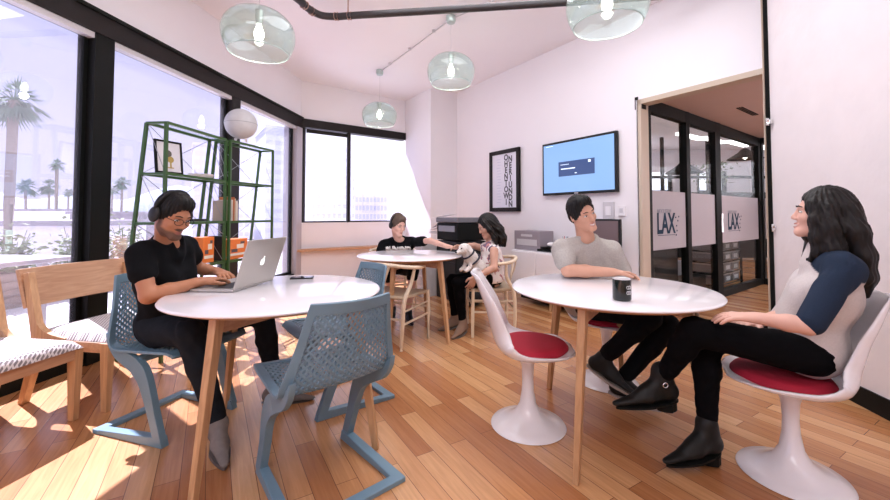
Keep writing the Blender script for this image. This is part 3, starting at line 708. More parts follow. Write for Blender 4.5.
def lounge(loc, rz, label):
    o = empty('lounge_chair', (loc[0], loc[1], 0), rz, label, 'chair', 'low wooden lounge chairs by the windows')
    W, Dp = .335, .30
    for sy in (-1, 1):
        l = MB(); y = sy*(W-.022)
        l.hexa([(Dp-.050, y-.016, 0), (Dp-.012, y-.016, 0), (Dp-.012, y+.016, 0), (Dp-.050, y+.016, 0)], [(Dp-.060, y-.022, .40), (Dp, y-.022, .40), (Dp, y+.022, .40), (Dp-.060, y+.022, .40)])
        l.build('leg', M_oak, o, smooth=None, bevel=.003)
        l = MB(); pts = spline([(-.335, y, 0), (-.255, y, .28), (-.24, y, .40), (-.27, y, .55), (-.325, y, .80)], 6)
        l.tube(pts, 1, seg=4, sq=True, up=(0, 1, 0), sx=[.018, .028, .030, .026, .020], sy=.02); l.build('leg', M_oak, o, smooth=40, bevel=.002)
        l = MB(); l.tube(spline([(-.275, y, .56), (-.24, y, .47), (-.16, y, .415), (-.02, y, .40)], 6), 1, seg=4, sq=True, up=(0, 1, 0), sx=[.012, .024, .028, .015], sy=.018); l.build('brace', M_oak, o, smooth=40)
    s = MB(); s.bar((-.25, -W+.01, .372), (-.25, W-.01, .372), .03, .06); s.bar((Dp-.02, -W+.02, .372), (Dp-.02, W-.02, .372), .03, .06)
    for sy in (-1, 1): s.bar((-.25, sy*(W-.02), .372), (Dp-.02, sy*(W-.02), .372), .03, .06)
    s.build('seat_frame', M_oakx, o, smooth=None, bevel=.003)
    def cf(a, b):
        u = 2*a-1; v = 2*b-1; e = (1-abs(u)**8)*(1-abs(v)**8)
        return Vector((.025+.285*v, u*(W-.012), .405+.055*max(0, e)**.35))
    c = MB(); c.grid(cf, 28, 28); c.build('seat_cushion', M_pat, o, smooth=60)
    b = MB()
    def bf(a, z): return Vector((-.30-.075*(z-.55)/.25+.0-.045*(1-(2*a-1)**2), (2*a-1)*(W+.005), z))
    b.grid(lambda a, t: bf(a, .585+.235*t), 20, 6); b.build('backrest', M_oakx, o, smooth=60, solid=.022, bevel=.004)
    return o
lounge((-2.22, 2.70), basis(1, -.17), 'wooden lounge chair with patterned cushion right behind the seated man')
lounge((-2.42, 1.98), basis(1, -.15), 'wooden lounge chair with patterned cushion at the left edge, nearest the camera')
lounge((-2.56, 1.25), basis(1, -.13), 'wooden lounge chair with patterned cushion, only just in frame at the left')

# ---- pendant lamps
M_bulb = mat('bulb_glow', (1, .95, .85), .4, emit=(1, .93, .84), es=14)
def pendant(px, py, Y, label, drop=None, r=.265):
    c = P(px, py, Y); zc = CZ if drop is None else c.z+drop
    o = empty('pendant_lamp', c, 0, label, 'lamp', 'clear acrylic dome pendant lamps')
    prof = []
    for k in range(26):
        a = math.radians(2+126*k/25)
        prof.append((r*math.sin(a)**.82, (.70*r if math.cos(a) > 0 else .92*r)*math.cos(a)))
    MB().lathe(prof, seg=56).build('lamp_shade', M_sham, o, smooth=180, solid=.004)
    rz_ = prof[-1]; MB().tube([Vector((rz_[0]*math.cos(2*PI*k/56), rz_[0]*math.sin(2*PI*k/56), rz_[1])) for k in range(56)], .004, 6, closed=True).build('rim', mat('acrylic_rim', (.45, .58, .56), .2), o, smooth=180)
    MB().lathe([(.001, .70*r), (.03, .70*r-.003), (.03, .13), (.022, .075), (.001, .075)], seg=20).build('socket', mat('satin_steel', (.55, .55, .50), .3, .8), o, smooth=40)
    MB().lathe([(.001, .08), (.016, .075), (.020, .05), (.034, .015), (.036, -.01), (.028, -.035), (.012, -.047), (.001, -.049)], seg=20).build('bulb', M_bulb, o, smooth=180)
    MB().tube([(0, 0, .70*r), (0, 0, zc-c.z)], .0025, 6).build('cord', M_greyl, o)
    MB().lathe([(.001, zc-c.z), (.055, zc-c.z), (.055, zc-c.z-.05), (.045, zc-c.z-.075), (.001, zc-c.z-.08)], seg=24).build('canopy', mat('canopy_metal', (.5, .62, .58), .3, .6), o, smooth=40)
    l = bpy.data.lights.new('bulb_light', 'POINT'); l.energy = 5; l.color = (1, .90, .78); l.shadow_soft_size = .04
    lo = bpy.data.objects.new('bulb_light', l); col.objects.link(lo); lo.location = c+Vector((0, 0, -.10))
    return c
pendant(259, 34, 3.0, 'clear dome pendant lamp highest on the left, nearest the windows')
pendant(451, 71, 4.35, 'clear dome pendant lamp hanging over the middle of the room')
pendant(379.5, 115, 6.0, 'smallest and farthest clear dome pendant lamp in front of the end window')
pendant(607, 4, 2.6, 'clear dome pendant lamp cut by the top edge above the black mug table')
# conduit linking the canopies, and the black sprinkler pipe
def ceilpt(px, py, z): return G(px, py, z)
cA, cB, cC = P(379.5, 115, 6.0), P(451, 71, 4.35), ceilpt(560, -12, 3.37)
b = MB(); za = CZ-.03
pts = [Vector((cA.x, cA.y, za)), Vector((cB.x, cB.y, za)), ceilpt(480, 7, za), ceilpt(540, -20, za)]
b.tube(pts, .008, 8)
for k in range(3):
    p = pts[0].lerp(pts[1], (k+.6)/3.2); b.box(p+Z3*.01, (.04, .02, .03))
o = b.build('ceiling_conduit', M_greyl, world=True, origin=pts[1]); props(o, 'thin grey conduit running along the ceiling between the pendant lamps', 'conduit')
pz = 3.22
path = [ceilpt(270, -22, pz), ceilpt(299, 0, pz), ceilpt(309, 9, pz), ceilpt(322, 15.5, pz), ceilpt(340, 16.5, pz), ceilpt(352, 15.6, pz), ceilpt(470, 8.5, pz), ceilpt(570, 2, pz), ceilpt(700, -7, pz)]
o = empty('sprinkler_pipe', path[4], 0, 'black sprinkler pipe hung below the ceiling across the top', 'pipe')
MB().tube(spline(path, 5), .036, 14).build('pipe', mat('black_pipe', (.02, .016, .018), .45), o, world=True, smooth=60)
M_cop = mat('copper_collar', (.48, .30, .24), .35, .7)
for px, py in ((303, 4), (311, 10.5), (335, 16.6), (348, 16)):
    c = ceilpt(px, py, pz); q = ceilpt(px+5, py+(3.8 if px < 325 else -.3), pz)
    MB().tube([c, c+(q-c).normalized()*.035], .043, 14).build('collar', M_cop, o, world=True, smooth=60)
for px, py in ((348, 16), (560, 2.7)):
    c = ceilpt(px, py, pz); MB().tube([c+Z3*.03, Vector((c.x, c.y, CZ))], .007, 6).build('hanger', M_cop, o, world=True)

# ---- television, framed poster, wall plates (on the TV wall)
RW = axes(U1, Z3, -NT) if U1.cross(Z3).dot(-NT) > 0 else axes(-U1, Z3, -NT)
def tw(t, z, off=0): return D_+D1*t+N1*off+Z3*z        # t = depth units along the wall
def on_tv(px, py, off=0):
    r = ray(px, py); c0 = Vector((0, 0, CAM_H)); t = ((D_+N1*off)-c0).dot(N1)/r.dot(N1); return c0+r*t
X1 = U1
tl, br = on_tv(542.5, 145.5, .06), on_tv(617.3, 192, .06)
cT = (tl+br)/2; w = (br-tl).dot(U1); h = .70
RW = axes(U1, Z3, U1.cross(Z3)) 
if U1.cross(Z3).dot(N1) < 0: RW = axes(-U1, Z3, (-U1).cross(Z3))
cT.z = (2.124+1.42)/2
o = empty('television', cT, 0, 'wall mounted flat television showing a light blue screen with a dialog box', 'television')
MB().box(cT-N1*.02, (w, h, .05), RW).build('housing', M_dark, o, world=True, smooth=None, bevel=.006)
MB().box(cT-N1*.05, (w*.4, h*.5, .05), RW).build('wall_mount', M_black, o, world=True, smooth=None)
m_scr = mat('screen_blue', (.1, .2, .4), .15, emit=(.20, .33, .58), es=.85)
MB().box(cT+N1*.0065, (w-.055, h-.06, .003), RW).build('screen', m_scr, o, world=True, smooth=None)
dlg = MB(); dc = cT+U1*-.0+N1*.010-Z3*.02; dlg.box(dc, (w*.49, h*.27, .002), RW); dlg.build('dialog_box', mat('dialog_navy', (.01, .02, .05), .3, emit=(.035, .06, .16), es=1), o, world=True, smooth=None)
d2 = MB(); RS = U1 if RW.col[0].dot(U1) > 0 else -U1
d2.box(dc+N1*.002+RS*-.12+Z3*.0, (.22, .012, .001), RW); d2.box(dc+N1*.002+RS*-.17+Z3*.055, (.13, .006, .001), RW); d2.box(dc+N1*.002+RS*-.0+Z3*-.065, (.03, .010, .001), RW); d2.box(dc+N1*.002+RS*.20+Z3*.065, (.035, .03, .001), RW)
d2.box(cT+N1*.0085+RS*-.42+Z3*.30, (.12, .006, .001), RW)
d2.build('dialog_text', mat('screen_white', (.5, .6, .8), .3, emit=(.75, .85, 1), es=.9), o, world=True, smooth=None)
MB().box(cT+N1*.008-Z3*(h/2-.012), (.06, .012, .002), RW).build('badge', M_greyl, o, world=True, smooth=None)
a, c = on_tv(490, 152.5, .03), on_tv(520, 211.5, .03); cf_ = (a+c)/2; fw = abs((c-a).dot(U1)); fh = .955; cf_.z = 1.69
o = empty('framed_poster', cf_, 0, 'black framed poster of stacked dark letters on the wall beside the column', 'picture')
f = MB()
for s in (-1, 1):
    f.box(cf_+U1*s*(fw/2-.03), (.06, fh, .035), RW); f.box(cf_+Z3*s*(fh/2-.03), (fw, .06, .035), RW)
f.build('frame', M_blackm, o, world=True, smooth=None)
MB().box(cf_-N1*.005, (fw-.1, fh-.1, .01), RW).build('paper', mat('poster_paper', (.80, .80, .90), .5), o, world=True, smooth=None)
M_ink = mat('poster_ink', (.07, .07, .09), .6)
for col_, s_, x_ in ((0, 'OHENTOWI', .0), (1, 'NERIUNDN', .095)):
    for k, ch in enumerate(s_):
        text('lettering', ch, .125, M_ink, cf_+RS*(.045+x_)+Z3*(.35-.098*k-(.03 if col_ else 0))+N1*.003, RW, o, sx=.9).data.offset = .004
b = MB()
for k in range(16): b.box(cf_+RS*(-.13+.012*(k % 3))+Z3*(.34-.045*k)+N1*.002, (.09, .008, .001), RW)
b.build('faint_print', mat('poster_faint', (.62, .64, .78), .6), o, world=True, smooth=None)
for (x0, y0, x1, y1, nm, lab) in ((604, 202, 615, 222, 'thermostat', 'white thermostat box on the wall right of the man in the grey tee'), (619, 206, 626, 216, 'light_switch', 'small white light switch plate beside the doorway jamb')):
    a, c = on_tv(x0, y0), on_tv(x1, y1); m_ = (a+c)/2; ww = abs((c-a).dot(U1)); hh = abs(a.z-c.z)
    o = empty(nm, m_, 0, lab, nm.replace('_', ' '))
    MB().box(m_+N1*.012, (ww, hh, .024), RW).build('cover', M_greyl if nm == 'thermostat' else M_white, o, world=True, smooth=None, bevel=.004)
    MB().box(m_+N1*.026+Z3*hh*.05, (ww*.5, hh*.45, .006), RW).build('plate', M_white if nm == 'thermostat' else M_greyl, o, world=True, smooth=None, bevel=.002)

# ---- credenza with its load, printer
ca, cb = D_+D1*1.62+N1*.02, D_+D1*2.74+N1*.02
dep = .46; CH = .70
o = empty('credenza', (ca+cb)/2, 0, 'long white credenza with dark base against the wall under the television', 'cabinet')
def crd(t, off, z): return ca.lerp(cb, t)+N1*off+Z3*z
c = MB(); c.hexa([crd(0, 0, .26), crd(1, 0, .26), crd(1, dep, .26), crd(0, dep, .26)], [crd(0, 0, CH), crd(1, 0, CH), crd(1, dep, CH), crd(0, dep, CH)]); c.build('body', M_white, o, world=True, smooth=None, bevel=.004)
c = MB(); c.hexa([crd(.04, .03, .06), crd(.96, .03, .06), crd(.96, dep-.12, .06), crd(.04, dep-.12, .06)], [crd(.04, .03, .26), crd(.96, .03, .26), crd(.96, dep-.12, .26), crd(.04, dep-.12, .26)]); c.build('base', M_black, o, world=True, smooth=None)
for k in range(3):
    d = MB(); t0, t1 = .01+k*.33, .325+k*.33
    d.hexa([crd(t0, dep, .275), crd(t1, dep, .275), crd(t1, dep+.018, .275), crd(t0, dep+.018, .275)], [crd(t0, dep, CH-.015), crd(t1, dep, CH-.015), crd(t1, dep+.018, CH-.015), crd(t0, dep+.018, CH-.015)])
    d.build('door', M_white, o, world=True, smooth=None, bevel=.003)
for t in (.02, .5, .98):
    for off in (.05, dep-.04):
        MB().tube([crd(t, off, .26), crd(t+(.02 if t < .5 else -.02), off+.02, 0)], [.024, .015], 8).build('leg', M_oak, o, world=True, smooth=60)
def thing1(mb, name, m, origin, label, cat, **k):
    return props(mb.build(name, m, world=True, origin=origin, **k), label, cat)
def boxthing(t, off, z, w, d, h, R=RW): return crd(t, off, z)
bx = crd(.13, .22, CH); o = empty('document_box', bx, 0, 'grey mauve box standing on the left end of the credenza', 'box')
m_box = mat('mauve_box', (.30, .26, .29), .6)
MB().box(bx+Z3*.125, (.46, .25, .26), RW).build('body', m_box, o, world=True, smooth=None, bevel=.004)
MB().box(bx+Z3*.10+N1*.131, (.36, .08, .004), RW).box(bx+Z3*.19+N1*.131, (.20, .03, .004), RW).build('label_panel', M_greyl, o, world=True, smooth=None)
bx = crd(.46, .24, CH); o = empty('desk_tray', bx, 0, 'black desk tray with small items on the middle of the credenza', 'tray')
MB().box(bx+Z3*.015, (.50, .03, .24), RW).box(bx+Z3*.05+N1*.0, (.44, .012, .2), RW).build('tray', M_black, o, world=True, smooth=None)
bx2 = bx+RS*.10+Z3*.056; q = MB(); q.lathe([(.001, 0), (.035, 0), (.035, .09), (.031, .09), (.031, .004), (.001, .004)], bx2, 16)
o = props(q.build('pen_cup', M_greyl, world=True, origin=bx2), 'small grey pen cup on the black desk tray', 'cup')
for k in range(4):
    a_ = k*1.6; p0 = bx2+Z3*.012+Vector((.010*math.cos(a_), .010*math.sin(a_), 0)); p1 = p0+Vector((.022*math.cos(a_), .022*math.sin(a_), .13))
    props(MB().tube([p0, p1], .004, 6).build('pen', (M_dark, M_red, M_grey, M_blue)[k], world=True, origin=p0), ('black', 'red', 'grey', 'blue')[k]+' pen standing in the grey pen cup', 'pen')
bx3 = bx-RS*.12+Z3*.056; props(MB().sphere(bx3+Z3*.03, .045, scale=(1.3, .8, .66)).build('white_mouse', M_white, world=True, origin=bx3, smooth=180), 'small rounded white gadget on the left of the desk tray', 'gadget')
# monitor and dark speaker behind the man in the grey tee
mc = on_tv(583, 246, .30); mc.z = CH; mm = crd(.90, .26, CH)
o = empty('computer_monitor', mm, 0, 'dark framed monitor on the credenza behind the man in the grey tee', 'monitor')
MB().box(mm+Z3*.25, (.52, .33, .03), RW).build('housing', M_dark, o, world=True, smooth=None, bevel=.005)
MB().box(mm+Z3*.255+N1*.017, (.47, .28, .003), RW).build('screen', mat('mauve_screen', (.16, .12, .13), .2), o, world=True, smooth=None)
MB().box(mm+Z3*.006, (.22, .012, .16), RW).tube([mm, mm+Z3*.14], .02, 10).build('stand', M_dark, o, world=True)
# right-hand lower cabinet with a black case
ca2 = D_+D1*2.60; k0 = crd(1.03, 0, 0); 
# printer and its cabinet
pb = P(461, 300, 5.55); pb.z = 0; RPm = RW
o = empty('printer_cabinet', pb, 0, 'black cabinet under the office printer', 'cabinet')
MB().box(pb+Z3*.40, (.50, .80, .50), RPm).build('body', M_dark, o, world=True, smooth=None, bevel=.006)
for k in range(3): MB().box(pb+Z3*(.17+.24*k)+N1*.255, (.46, .22, .012), RPm).build('drawer', M_dark, o, world=True, smooth=None, bevel=.004)
pt = pb+Z3*.80
o = empty('office_printer', pt, 0, 'grey and black multifunction printer with white papers on its tray', 'printer')
MB().box(pt+Z3*.13, (.52, .24, .48), RPm).build('body', M_black, o, world=True, smooth=None, bevel=.012)
MB().box(pt+Z3*.29, (.54, .07, .50), RPm).build('scanner_lid', mat('printer_grey', (.16, .16, .18), .4), o, world=True, smooth=None, bevel=.01)
MB().box(pt+Z3*.10-RS*.36+N1*.02, (.30, .03, .40), RPm).build('paper_tray', M_greyl, o, world=True, smooth=None)
MB().box(pt+Z3*.17+N1*.245, (.40, .08, .01), RPm).build('control_panel', M_grey, o, world=True, smooth=None)
for k, (dx, dz, a_) in enumerate(((-.42, .18, .25), (-.38, .24, .40), (-.30, .35, .12))):
    R_ = RPm @ Matrix.Rotation(a_, 3, 'Z') @ Matrix.Rotation(.5*a_, 3, 'X')
    c = pt+RS*dx+Z3*dz+N1*.08; props(MB().box(c, (.30, .012, .22), R_).build('paper_stack', M_white, world=True, origin=c, smooth=None), ('white papers lowest on the printer tray', 'white papers tilted over the printer tray', 'white papers lying against the printer lid')[k], 'papers')
# pale filing drawers left of it
fb = P(431, 300, 5.75); fb.z = 0; o = empty('filing_cabinet', fb, 0, 'pale grey filing drawers between the column and the printer', 'cabinet')
MB().box(fb+Z3*.38, (.28, .76, .45), RPm).build('body', M_greyl, o, world=True, smooth=None, bevel=.005)
for k in range(5): MB().box(fb+Z3*(.08+.15*k)+N1*.23, (.25, .125, .015), RPm).build('drawer', mat('drawer_grey', (.50, .49, .52), .4), o, world=True, smooth=None, bevel=.003)

# ---- green shelves
def shelf(F0, F1, B0t, B1t, label):
    """front posts F0, F1; the back posts lean away from them"""
    H = 1.90; o = empty('shelf_unit', ((F0.x+F1.x)/2, (F0.y+F1.y)/2, 0), 0, label, 'shelf', 'green metal shelf units')
    n = Vector((-(F1-F0).y, (F1-F0).x, 0)).normalized(); 
    if n.x > 0: n = -n
    f = MB(); q = .023
    def bk(F, z): return F+n*(.17+.20*(1-z/H))+Z3*z
    for F in (F0, F1):
        f.bar(F, F+Z3*H, q, q, up=(0, 1, 0)); f.bar(bk(F, 0), bk(F, H), q, q, up=(0, 1, 0))
    lv = [.28, .70, 1.09, 1.49, H]
    for z in lv:
        for F in (F0, F1): f.bar(F+Z3*z, bk(F, z), q*.8, q*.8)
        f.bar(F0+Z3*z, F1+Z3*z, q, q); f.bar(bk(F0, z), bk(F1, z), q, q)
    f.build('frame', M_green, o, world=True, smooth=None)
    for z in lv:
        s = MB(); s.hexa([F0+Z3*(z+.004), F1+Z3*(z+.004), bk(F1, z)+Z3*.004, bk(F0, z)+Z3*.004], [F0+Z3*(z+.011), F1+Z3*(z+.011), bk(F1, z)+Z3*.011, bk(F0, z)+Z3*.011])
        s.build('glass_shelf', M_glassc, o, world=True, smooth=None)
    c = MB()
    for i in range(1, 4): c.tube([bk(F0, lv[i]), bk(F1, lv[i+1])], .003, 5); c.tube([bk(F1, lv[i]), bk(F0, lv[i+1])], .003, 5)
    for F in (F0, F1):
        for i in range(1, 4): c.tube([F+Z3*lv[i], bk(F, lv[i+1])], .003, 5)
    c.build('cross_wire', M_grey, o, world=True)
    return n, bk, lv
g0 = P(166.5, 123, 3.10); g1 = P(226, 139.5, 3.83); g2 = P(230.5, 141, 3.87); g3 = P(273, 151, 4.50)
for g in (g0, g1, g2, g3): g.z = 0
sn, sbk, slv = shelf(g0, g1, None, None, 'green metal shelf bay on the left, behind the man with headphones')
shelf(g2, g3, None, None, 'green metal shelf bay on the right, holding the books')
def sp(u, F0, F1, off, z): return F0.lerp(F1, u)+sn*off+Z3*z
ud = (g1-g0).normalized(); RS2 = axes(ud, sn, Z3)
# framed picture leaning on the upper shelf
pc = sp(.22, g0, g1, .10, 1.502); o = empty('picture_frame', pc, 0, 'small black framed drawing leaning on the upper green shelf', 'picture')
Rp = axes((ud*.9-sn*.25).normalized(), Vector((0, 0, 1)), (ud*.9-sn*.25).normalized().cross(Z3)) @ Matrix.Rotation(-.12, 3, 'X')
pcc = pc+Rp @ Vector((0, .145, 0)); f = MB()
for s in (-1, 1): f.box(pcc+Rp @ Vector((s*.105, 0, 0)), (.016, .28, .018), Rp); f.box(pcc+Rp @ Vector((0, s*.133, 0)), (.225, .016, .018), Rp)
f.build('frame', M_black, o, world=True, smooth=None)
MB().box(pcc, (.20, .26, .006), Rp).build('mount', mat('picture_paper', (.66, .64, .68), .5), o, world=True, smooth=None)
sg = 1 if (Rp @ Vector((0, 0, 1))).dot(Vector((0, -1, 0))+Vector((.5, 0, 0))) > 0 else -1
m_dr = mat('drawing_ink', (.10, .09, .07), .7); m_dr2 = mat('drawing_ochre', (.42, .30, .08), .7)
dr = MB(); dr.sphere(pcc+Rp @ Vector((-.01, .03, .004*sg)), .032, 14, 8, Rp, (1.1, 1, .08)); dr.build('drawing', m_dr, o, world=True)
dr = MB(); dr.sphere(pcc+Rp @ Vector((.012, -.02, .004*sg)), .028, 14, 8, Rp, (1, 1, .08)); dr.box(pcc+Rp @ Vector((.012, -.065, .004*sg)), (.012, .05, .002), Rp); dr.box(pcc+Rp @ Vector((.012, -.09, .004*sg)), (.05, .008, .002), Rp); dr.build('drawing', m_dr2, o, world=True)
# white shallow dish stack on the same shelf
dc = sp(.72, g0, g1, .10, 1.503); thing1(MB().lathe([(.001, 0), (.08, 0), (.10, .012), (.11, .035), (.105, .035), (.09, .014), (.001, .008)], dc, 28), 'shallow_dish', M_white, dc, 'shallow white dish on the upper green shelf beside the framed drawing', 'dish', smooth=60)
# dark case on the shelf with the books, left bay
dc = sp(.62, g0, g1, .08, 1.102); thing1(MB().box(dc+Z3*.012, (.16, .09, .022), RS2), 'black_case', M_dark, dc, 'slim black case lying on the green shelf beside the seated man', 'case', bevel=.004)
# books
bk_cols = [((.40, .33, .27), .20, .022), ((.30, .27, .25), .19, .018), ((.55, .50, .44), .205, .03), ((.70, .66, .58), .21, .012), ((.45, .13, .04), .24, .022), ((.55, .42, .28), .225, .018), ((.66, .60, .52), .20, .03), ((.25, .24, .27), .17, .012)]
bl = ('brown book leftmost of the row on the green shelf', 'dark brown narrow book second in the shelf row', 'tan book third in the shelf row', 'thin cream book in the middle of the shelf row', 'tall orange brown book, tallest in the shelf row', 'tall tan book right of the orange brown one', 'thick cream book near the right end of the shelf row', 'short dark thin book at the right end of the shelf row')
u_ = -.035
for k, (c_, hh, th) in enumerate(bk_cols):
    u_ += th/2; c = g2+ud*(u_+.02)+sn*.09+Z3*1.102; u_ += th/2+.004
    o = empty('book', c, 0, bl[k], 'book', 'books on the green shelf')
    cv = MB(); m_c = mat('book_cover_%d' % k, c_, .6)
    cv.box(c+ud*(-th/2+.0015)+Z3*hh/2, (.003, .15, hh), RS2).box(c+ud*(th/2-.0015)+Z3*hh/2, (.003, .15, hh), RS2).box(c-sn*.0735+Z3*hh/2, (th, .003, hh), RS2); cv.build('cover', m_c, o, world=True, smooth=None)
    MB().box(c+Z3*hh/2, (th-.005, .140, hh-.008), RS2).build('pages', M_white, o, world=True, smooth=None)
# orange boxes and tins
M_or = mat('orange_box', (.80, .20, .03), .5); M_or2 = mat('box_print', (.85, .78, .68), .5); M_dkp = mat('box_dark_print', (.10, .07, .08), .5)
for k, (F0, F1, u, w, hh, lab) in enumerate(((g0, g1, .80, .15, .24, 'tall orange printed box on the green shelf beside the seated man'), (g2, g3, .30, .32, .20, 'wide orange printed box on the green shelf behind the laptop'))):
    c = sp(u, F0, F1, .12, .712); o = empty('orange_box', c, 0, lab, 'box')
    MB().box(c+Z3*hh/2, (w, .14, hh), RS2).build('carton', M_or, o, world=True, smooth=None, bevel=.004)
    b = MB(); b.box(c+Z3*hh*.62-sn*.0715+ud*w*.1, (w*.36, .002, hh*.22), RS2); b.box(c+Z3*hh*.22-sn*.0715, (w*.8, .002, hh*.12), RS2); b.build('printed_panel', M_or2, o, world=True, smooth=None)
    b = MB(); b.box(c+Z3*hh*.42-sn*.0715-ud*w*.2, (w*.3, .002, hh*.16), RS2); b.box(c+Z3*hh*.80-sn*.0715+ud*w*.22, (w*.22, .002, hh*.12), RS2); b.build('dark_print', M_dkp, o, world=True, smooth=None)
c = sp(.45, g0, g1, .12, .712); thing1(MB().box(c+Z3*.07, (.10, .10, .14), RS2), 'small_carton', mat('grey_carton', (.5, .5, .55), .6), c, 'small grey carton left of the tall orange box on the shelf', 'box', bevel=.003)
c = sp(.02, g2, g3, .13, .712); thing1(MB().box(c+Z3*.12, (.07, .14, .24), RS2), 'black_binder', M_dark, c, 'black binder standing left of the wide orange box', 'binder', bevel=.003)
pp = sp(.12, g2, g3, .12, .712)
# round paper lamp on top
lc = P(241, 124, 4.02); base = Vector((lc.x, lc.y, 1.915)); rr_ = max(.13, lc.z-base.z-.01)
o = empty('paper_globe', base, 0, 'round white folded paper globe on top of the green shelf', 'globe lamp')
m_pg = mat('globe_paper', (.62, .62, .64), .6, noise=.25, nscale=14, bump=.3, bscale=30)
MB().sphere(lc, .155, 36, 22).build('globe', m_pg, o, world=True, smooth=180)
MB().tube([lc+Vector((0.1565*math.cos(t), .05*math.cos(t*2)*0, 0.1565*math.sin(t)*0))+Vector((0, 0.1565*math.sin(t), -.0)) for t in np.linspace(0, 2*PI, 48, endpoint=False)], .0025, 5, closed=True).build('seam', M_grey, o, world=True)
for s in (-1, 1): MB().tube([lc+Vector((.05*s, 0, -.15)), Vector((lc.x+.06*s, lc.y, 1.912))], [.016, .010], 8).build('foot', M_white, o, world=True)

# ---- things on the tables
# laptop
A1 = G(229.5, 291.5, TZ+.012); A2 = G(276, 277.5, TZ+.012); ax = (A2-A1).normalized(); Lw = .385; mid = (A1+A2)/2
nx = Vector((-ax.y, ax.x, 0)); nx = -nx if nx.x > 0 else nx          # towards the typist
o = empty('laptop', Vector((mid.x, mid.y, TZ)), 0, 'open silver laptop with a glowing apple mark on its lid', 'laptop')
M_alu = mat('laptop_aluminium', (.50, .47, .435), .38, .55)
Rb = axes(ax, -nx, Z3) if ax.cross(-nx).z > 0 else axes(ax, nx, Z3)
bc = Vector((mid.x, mid.y, TZ+.008))+nx*.118
MB().box(bc, (Lw, .236, .013), Rb).build('base', M_alu, o, world=True, smooth=None, bevel=.004)
MB().box(bc+Z3*.0072+nx*-.03, (Lw*.82, .105, .001), Rb).build('keyboard', M_dark, o, world=True, smooth=None)
MB().box(bc+Z3*.0072+nx*.07, (.10, .065, .0008), Rb).build('trackpad', mat('trackpad', (.5, .47, .45), .3, .4), o, world=True, smooth=None)
up_ = (Z3*.955-nx*.30).normalized(); hp = Vector((mid.x, mid.y, TZ+.014)); LH = .262
nout = ax.cross(up_); nout = nout if nout.dot(nx) < 0 else -nout
Rl = axes(ax, up_, ax.cross(up_))
MB().box(hp+up_*LH/2, (Lw, LH, .007), Rl).build('lid', M_alu, o, world=True, smooth=None, bevel=.003)
MB().box(hp+up_*LH/2-nout*.0042, (Lw-.02, LH-.02, .0008), Rl).build('display', mat('laptop_display', (.3, .35, .4), .2, emit=(.6, .7, .8), es=.5), o, world=True, smooth=None)
ap = [(.000, .30), (.12, .36), (.26, .33), (.37, .20), (.30, .10), (.27, -.03), (.33, -.15), (.42, -.20), (.36, -.36), (.24, -.50), (.12, -.52), (0, -.47), (-.12, -.52), (-.25, -.48), (-.38, -.28), (-.42, -.05), (-.38, .18), (-.26, .32), (-.12, .35)]
lf = [(.02, .40), (.02, .52), (.10, .64), (.20, .70), (.20, .58), (.12, .46)]
xr = ax if ax.cross(up_).dot(nout) > 0 else -ax
Ra = axes(xr, up_, nout); ac = hp+up_*LH*.50+nout*.0038; sc_ = .042
b = MB(); b.poly([(x*sc_, y*sc_) for x, y in ap], .0008, Ra, ac); b.poly([(x*sc_, y*sc_) for x, y in lf][::-1], .0008, Ra, ac)
b.build('apple_mark', mat('apple_glow', (.9, .9, .9), .3, emit=(1, 1, 1), es=1.3), o, world=True, smooth=None)
# phone
pc = G(302, 278.4, TZ); o = empty('phone', Vector((pc.x, pc.y, TZ)), math.radians(12), 'black phone lying on the white table right of the laptop', 'phone')
MB().box((0, 0, .0045), (.135, .07, .008)).build('case', M_dark, o, bevel=.003); MB().box((0, 0, .0087), (.125, .062, .0006)).build('screen', mat('phone_screen', (.02, .02, .03), .05), o, smooth=None)
# mug
mc = G(622, 300, TZ); o = empty('mug', Vector((mc.x, mc.y, TZ)), 0, 'black mug with white curly lettering and a white inside on the table', 'mug')
mr, mh = .041, .098
m = MB(); m.lathe([(.001, 0), (mr-.006, 0), (mr-.001, .004), (mr, .012), (mr, mh)], seg=48); m.build('cup', mat('mug_black', (.006, .012, .012), .12, coat=.4), o, smooth=50)
m = MB(); m.lathe([(mr, mh), (mr-.001, mh+.002), (mr-.004, mh), (mr-.004, .01), (.001, .008)], seg=48); m.build('inner_glaze', M_whiteg, o, smooth=50)
m = MB(); m.tube(spline([(-.0, mr-.002, mh*.85), (-.0, mr+.02, mh*.82), (0, mr+.03, mh*.5), (0, mr+.018, mh*.2), (0, mr-.002, mh*.16)], 6), .005, 8); m.build('handle', MATS['mug_black'], o, smooth=60)
g = MB()
def mugpt(a, z): 
    t = math.atan2(-mc.y, -mc.x)+a; return Vector(((mr+.0006)*math.cos(t), (mr+.0006)*math.sin(t), z))
for cz in (.064, .040):
    for s in (-1, 1):
        cx = .78+s*.13
        g.tube([mugpt(cx+.14*math.cos(t), cz+.0062*math.sin(t)*(1.15)) for t in np.linspace(0, 2*PI, 20, endpoint=False)], .0011, 5, closed=True)
g.build('lettering', M_white, o)

